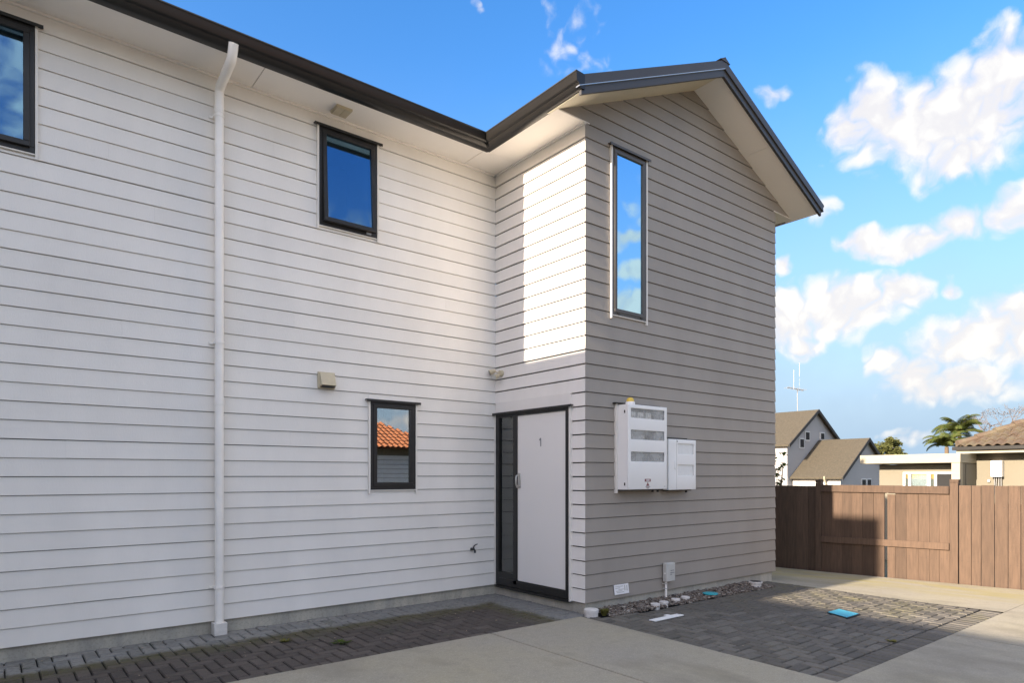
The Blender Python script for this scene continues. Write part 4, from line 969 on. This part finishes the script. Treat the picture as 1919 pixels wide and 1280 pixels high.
fh = empty('flat_roof_house', (23, 8, GZ), label='tan flat-roofed house with deep cream fascia behind the gate', cat='house')
m = MB(); m.box(22.55, 29, 6.74, 9.15, GZ, 1.80); m.build('wall', 'tan_wall', fh)
m = MB(); m.box(22.00, 29.5, 6.72, 9.52, 1.835, 2.105); m.build('fascia', 'cream_fascia', fh, bevel=0.01)
m = MB(); m.box(22.02, 22.25, 6.735, 6.95, GZ, 1.834); m.build('column', 'cream_fascia', fh)
m = MB(); m.box(22.26, 23.4, 6.76, 6.90, GZ, 1.833); m.build('side_wall', 'tan_wall', fh)
wf = part_empty('window', fh)
for (ya, yb) in ((8.42, 8.36), (8.27, 8.20), (7.74, 7.66), (7.55, 7.48), (6.98, 6.94)):
    m = MB(); m.box(22.47, 22.548, ya, yb, 0.2, 1.505); m.build('frame', 'box_white', wf)
m = MB(); m.box(22.47, 22.549, 8.42, 6.94, 1.505, 1.56); m.build('frame', 'box_white', wf)
m = MB(); m.box(22.51, 22.53, 8.36, 7.48, 0.2, 1.505); m.build('pane', 'glass_box', wf)
m = MB()
for k in range(24):
    ya = 8.18 - k * 0.0185; m.add([(22.534 + 0.01 * (k % 2), ya, 0.2), (22.534 + 0.01 * ((k + 1) % 2), ya - 0.0185, 0.2), (22.534 + 0.01 * ((k + 1) % 2), ya - 0.0185, 1.5), (22.534 + 0.01 * (k % 2), ya, 1.5)], [(0, 1, 2, 3)])
m.build('curtain', 'curtain', wf, fix=False)
m = MB(); m.box(22.52, 22.5485, 7.48, 6.98, 0.2, 1.505); m.build('opening', 'dark_void', wf)

def tile_roof(parent, p0, e, up, n_cols, n_rows, inside, m, tw=0.23, tl_=0.32, name='roof_tiles'):
    """curved interlocking tiles in courses; p0 eave corner, e along eave, up along slope"""
    p0, e, up = Vector(p0), Vector(e).normalized(), Vector(up).normalized(); nrm = e.cross(up).normalized()
    if nrm.z < 0: nrm = -nrm
    mb = MB(); PR = [(0, 0.0), (.22, 0.005), (.4, 0.045), (.6, 0.062), (.8, 0.045), (1.0, 0.0)]
    for r in range(n_rows):
        for c in range(n_cols):
            if not inside((c + .5) * tw, (r + .5) * tl_): continue
            jit = random.uniform(-.006, .006); base = p0 + e * (c * tw) + up * (r * tl_)
            a = [base + e * (q * tw) + nrm * (hh + 0.035 + jit) - up * 0.03 for q, hh in PR]; b = [base + e * (q * tw) + nrm * (hh + jit) + up * tl_ for q, hh in PR]
            l = [base + e * (q * tw) + nrm * (hh + 0.012 + jit) - up * 0.03 for q, hh in PR]
            n = 6; mb.add(l + a + b, [(i, i + 1, i + 1 + n, i + n) for i in range(5)] + [(i + n, i + 1 + n, i + 1 + 2 * n, i + 2 * n) for i in range(5)])
    return tag(mb.build(name, m, parent, fix=False), kind='stuff')
th_ = empty('tile_roof_house', (26, 3, GZ), label='tan house with mossy brown tiled hip roof at the right edge', cat='house')
m = MB(); m.box(23.4, 33, -6.0, 6.74, GZ, 2.22); m.build('wall', 'tan_wall', th_)
EX, EY, EZ = 22.85, 7.05, 2.33; PT = 0.50; HW = 5.2
m = MB(); m.box(EX - 0.02, 33, -6.5, EY, EZ - 0.20, EZ - 0.13); m.build('soffit', 'cream_fascia', th_)
m = MB(); m.box(EX - 0.04, EX - 0.02, -6.5, EY + 0.02, EZ - 0.21, EZ - 0.10); m.build('fascia', 'cream_fascia', th_)
m = MB(); m.box(EX - 0.15, EX - 0.041, -6.5, EY + 0.1, EZ - 0.11, EZ - 0.01); m.box(EX - 0.04, 33, EY + 0.02, EY + 0.12, EZ - 0.11, EZ - 0.01); m.build('gutter', 'dark_metal', th_)
m = MB(); m.add([(EX, EY, EZ - .02), (33, EY, EZ - .02), (EX + HW, EY - HW, EZ + HW * PT - .02), (33, EY - HW, EZ + HW * PT - .02), (EX, -6.5, EZ - .02), (EX + HW, -6.5, EZ + HW * PT - .02)],
                [(0, 1, 3, 2), (0, 2, 5, 4)]); m.build('roof_base', 'tile_brown', th_, fix=False)
sl_ = math.sqrt(1 + PT * PT)
tile_roof(th_, (EX - 0.06, EY + 0.03, EZ), (0, -1, 0), (1, 0, PT), 40, 18, lambda u, v: u > v / sl_ - 0.05, 'tile_brown')
m = MB()
for k in range(14):
    a = Vector((EX, EY, EZ)) + Vector((1, -1, PT)) * (k * 0.37); b = a + Vector((1, -1, PT)) * 0.39
    m.tube([a + Vector((0, 0, .07)), b + Vector((0, 0, .045))], [0.13, 0.105], 8)
m.build('hip_capping', 'tile_brown', th_)
wh = empty('water_heater', (23.35, 6.3, 1.0), label='white wall-mounted gas water heater on the right tan house', cat='water heater')
m = MB(); m.box(23.18, 23.398, 6.03, 6.31, 1.42, 1.90); m.build('casing', 'box_white', wh, bevel=0.015)
m = MB(); m.box(23.172, 23.179, 6.09, 6.25, 1.815, 1.835); m.build('louvre', 'meter_grey', wh)
for k in range(4):
    m = MB(); m.tube([(23.30, 6.08 + k * 0.055, 0.9), (23.30, 6.08 + k * 0.055 + (0.015 if k == 2 else 0), 1.2), (23.30, 6.08 + k * 0.055, 1.419)], 0.012, 6); m.build('pipe', 'meter_grey', wh)
m = MB(); m.lathe((23.36, 6.40, 1.27), [(0.035, 0), (0.04, 0.05), (0.02, 0.07)], 10); tag(m.build('wall_spigot', 'cap_white'), 'small white wall fitting left of the water heater', 'fitting')

# ================================================================== trees
def leaf_cloud(mb, centre, rad, n, size, flat=1.0):
    for i in range(n):
        d = Vector((random.gauss(0, 1), random.gauss(0, 1), random.gauss(0, 1))).normalized() * (random.random() ** 0.45)
        p = Vector(centre) + Vector((d.x * rad[0], d.y * rad[1], d.z * rad[2]))
        u = Vector((random.gauss(0, 1), random.gauss(0, 1), random.gauss(0, .6) * flat)).normalized(); v = u.orthogonal().normalized()
        if random.random() < .5: v = u.cross(v)
        s = size * random.uniform(.6, 1.3)
        mb.add([p - u * s, p + v * s * .45, p + u * s, p - v * s * .45], [(0, 1, 2, 3)])
def tree(name, label, base, blobs, leafm, size, trunk_r, branches, cat='tree', barkm='bark', dens=1.0):
    o = empty(name, base, label=label, cat=cat)
    tk = MB()
    for path, r0, r1 in branches:
        n = len(path); tk.tube(path, [r0 + (r1 - r0) * i / (n - 1) for i in range(n)], 7)
    tk.build('trunk', barkm, o, fix=False)
    cr = MB()
    for c, rad, n in blobs: leaf_cloud(cr, c, rad, int(n * dens), size)
    cr.build('crown', leafm, o, fix=False)
    return o
def at(u, v, d):
    a = (u - 959.5) / 1227.84
    return Vector(((math.sin(TH) + a * math.cos(TH)) * d, (math.cos(TH) - a * math.sin(TH)) * d, 1.47 + (890.9 - v) / 1227.84 * d))
# round green tree between the houses, about 70 m off
c = at(1660, 845, 70); b0 = Vector((c.x, c.y, GZ))
bl_ = []
for (u, v, r) in ((1641, 846, .85), (1650, 838, .8), (1661, 838, .7), (1672, 829, .75), (1680, 832, .6), (1675, 846, .9), (1648, 853, 1.1), (1664, 856, 1.3), (1667, 825, .45), (1682, 845, .5)):
    q = at(u, v, 70 + random.uniform(-1, 1)); bl_.append((q, (r, r, r * .7), 150))
tree('broadleaf_tree', 'loose olive-green tree behind the white house garage roof', b0, bl_, 'leaf_olive', 0.20, 0.2,
     [([b0, at(1663, 880, 70), at(1663, 850, 70), at(1665, 832, 70)], 0.25, 0.06), ([at(1663, 858, 70), at(1672, 845, 70), at(1676, 832, 70)], 0.10, 0.03), ([at(1663, 866, 70), at(1652, 850, 70), at(1646, 842, 70)], 0.12, 0.03)])
c = at(1694, 852, 90); tree('shrub_tree', 'tiny distant treetop just above the flat cream fascia', Vector((c.x, c.y, GZ)), [(at(1694, 852, 90), (.5, .5, .25), 120)], 'leaf_olive', 0.16, 0.1,
     [([Vector((c.x, c.y, GZ)), at(1694, 855, 90)], 0.1, 0.05)])
# bare grey tree behind the tiled roof
c = at(1872, 800, 62); b0 = Vector((c.x, c.y, GZ)); br = []
root = at(1868, 830, 62); br.append(([b0, root], 0.3, 0.22))
def grow(p, d, l, r, depth):
    pts = [p]; q = p.copy(); dd = d.copy()
    for k in range(3):
        dd = (dd + Vector((random.gauss(0, .18), random.gauss(0, .18), random.gauss(0, .12)))).normalized(); q = q + dd * l / 3; pts.append(q)
    br.append((pts, r, r * .6))
    if depth:
        for k in range(random.choice([2, 3, 3])):
            nd = (dd + Vector((random.gauss(0, .6), random.gauss(0, .6), random.gauss(.02, .35)))).normalized(); grow(q, nd, l * random.uniform(.6, .85), r * .58, depth - 1)
for k in range(5): grow(root, Vector((random.uniform(-.9, .9), random.uniform(-.9, .9), 0.75)).normalized(), 1.5, 0.09, 4)
bl_ = [(at(u, v, 62), (.7, .7, .35), 70) for (u, v) in ((1850, 775), (1862, 770), (1880, 777), (1900, 772), (1838, 784), (1915, 768))]
tree('bare_tree', 'bare grey-brown winter tree behind the tiled hip roof', b0, bl_, 'grey_twig', 0.07, 0.2, br, barkm='grey_twig')
# palms
def palm(label, crown, hgt, nf, length, droop):
    base = Vector((crown.x, crown.y, GZ)); o = empty('palm_tree', base, label=label, cat='palm')
    MB().tube([base, base.lerp(crown, .5) + Vector((.05, 0, 0)), crown], [0.22, 0.17, 0.15], 9).build('trunk', 'bark', o)
    for i in range(nf):
        a = 6.283 * i / nf + random.uniform(-.2, .2); el0 = R(random.uniform(25, 88)); L = length * random.uniform(.8, 1.1); mb = MB(); pts = []
        p = crown.copy(); e = el0; h = Vector((math.cos(a), math.sin(a), 0)); N = 11
        for k in range(N + 1):
            pts.append(p.copy()); p = p + (h * math.cos(e) + Vector((0, 0, math.sin(e)))) * (L / N); e -= droop / N * random.uniform(.8, 1.2) * (0.6 + k / N)
        mb.tube(pts, [0.035 * (1 - .8 * k / N) for k in range(N + 1)], 5)
        side = Vector((-math.sin(a), math.cos(a), 0))
        for k in range(1, N):
            for sub in (0, .33, .66):
                q = pts[k].lerp(pts[k + 1], sub); t = (pts[k + 1] - pts[k]).normalized(); ll = L * .26 * math.sin(math.pi * (0.12 + .8 * (k + sub) / N))
                for s in (-1, 1):
                    tip = q + (side * s * .75 + t * .55 + Vector((0, 0, -.45))).normalized() * ll; wv_ = t * 0.026
                    mb.add([q - wv_, q + wv_, (q + tip) / 2 + wv_ * 1.1 + Vector((0, 0, .03)), (q + tip) / 2 - wv_ * 1.1 + Vector((0, 0, .03)), tip], [(0, 1, 2, 3), (3, 2, 4)])
        mb.build('frond', 'leaf_palm', o, fix=False)
palm('feathery green palm behind the flat roof, right and tallest', at(1798, 812, 58), 5, 32, 2.6, R(112))
palm('lower palm with yellowing fronds left of the tall palm', at(1774, 838, 55), 4, 28, 2.1, R(115))
# shrub peeping past the house corner
sb = at(1459, 885, 11.6)
bs = Vector((sb.x, sb.y, -0.25)); bl_ = []; br = []
for k in range(9):
    t = at(1452 + random.uniform(-6, 17), 850 + k * 7 + random.uniform(-3, 3), 11.6 + random.uniform(-.15, .15)); br.append(([bs, bs.lerp(t, .6) + Vector((-.02, .02, .05)), t], 0.012, 0.004)); bl_.append((t, (.07, .07, .045), 26))
tree('leafy_shrub', 'dark leafy shrub showing beside the taupe wall above the fence', bs, bl_, 'leaf_dark', 0.032, 0.02, br, cat='shrub')

# ================================================================== the rest of the yard, left of and behind the viewer
tw = empty('twin_wing', (-5.1, 6, 0), label='matching gabled wing of the same terrace to the left', cat='house wing')
TX, TR = -5.1, 2.81 + 0.362 * (XB + 5.1)
m = MB(); m.prism([(TX - 1.9, 4.272, 0), (TX + 1.9, 4.272, 0), (TX + 1.9, 4.272, TR - 1.0), (TX, 4.272, TR - 0.13), (TX - 1.9, 4.272, TR - 1.0)], (0, 7.7, 0)); m.build('wall', 'white_board', tw)
for s in (-1, 1):
    m = MB(); m.prism([(TX, 4.27, TR), (TX + s * 2.4, 4.27, TR - 1.09), (TX + s * 2.4, 4.27, TR - 1.21), (TX, 4.27, TR - 0.12)], (0, 7.8, 0)); m.build('roof', 'barge_metal', tw)
oh = empty('left_house', (-10, -2, 0), label='single-storey house across the drive on the left', cat='house')
OX = -8.5; OR = 0.81 + 0.362 * (XB - OX)
m = MB(); m.prism([(OX - 4, 4.26, 0), (OX + 4, 4.26, 0), (OX + 4, 4.26, 3.2), (OX, 4.26, OR - .15), (OX - 4, 4.26, 3.2)], (0, -12, 0)); m.build('wall', 'white_trim', oh)
for s in (-1, 1):
    m = MB(); m.prism([(OX, 4.29, OR), (OX + s * 4.4, 4.29, OR - 2.45), (OX + s * 4.4, 4.29, OR - 2.6), (OX, 4.29, OR - .15)], (0, -12.2, 0)); m.build('roof', 'tile_brown', oh)
# house opposite, seen mirrored in the lower window
op = empty('opposite_house', (10, -13, 0), label='house with orange tiled hip roof, mirrored in the small lower window', cat='house')
m = MB(); m.box(3.0, 14.3, -20, -10, -0.1, 2.5); m.build('wall', 'tan_wall', op)
m = MB(); m.add([(2.5, -9.5, 2.5), (14.9, -9.5, 2.5), (8.0, -15, 5.2), (9.4, -15, 5.2), (2.5, -20.5, 2.5), (14.9, -20.5, 2.5)], [(0, 1, 3, 2), (1, 5, 3), (5, 4, 2, 3), (4, 0, 2)]); m.build('roof', 'tile_orange', op)
tile_roof(op, (2.5, -9.45, 2.52), (1, 0, 0), (0, -5.5, 2.7), 54, 19, lambda u, v: v < u * 1.12 and v < (12.4 - u) * 1.12, 'tile_orange')
m = MB()
for k in range(12): m.box(9.4, 14.0, -9.97 + (k % 2) * 0.001, -9.93, 0.1 + k * 0.18, 0.265 + k * 0.18)
m.build('garage_door', 'garage_grey', op)
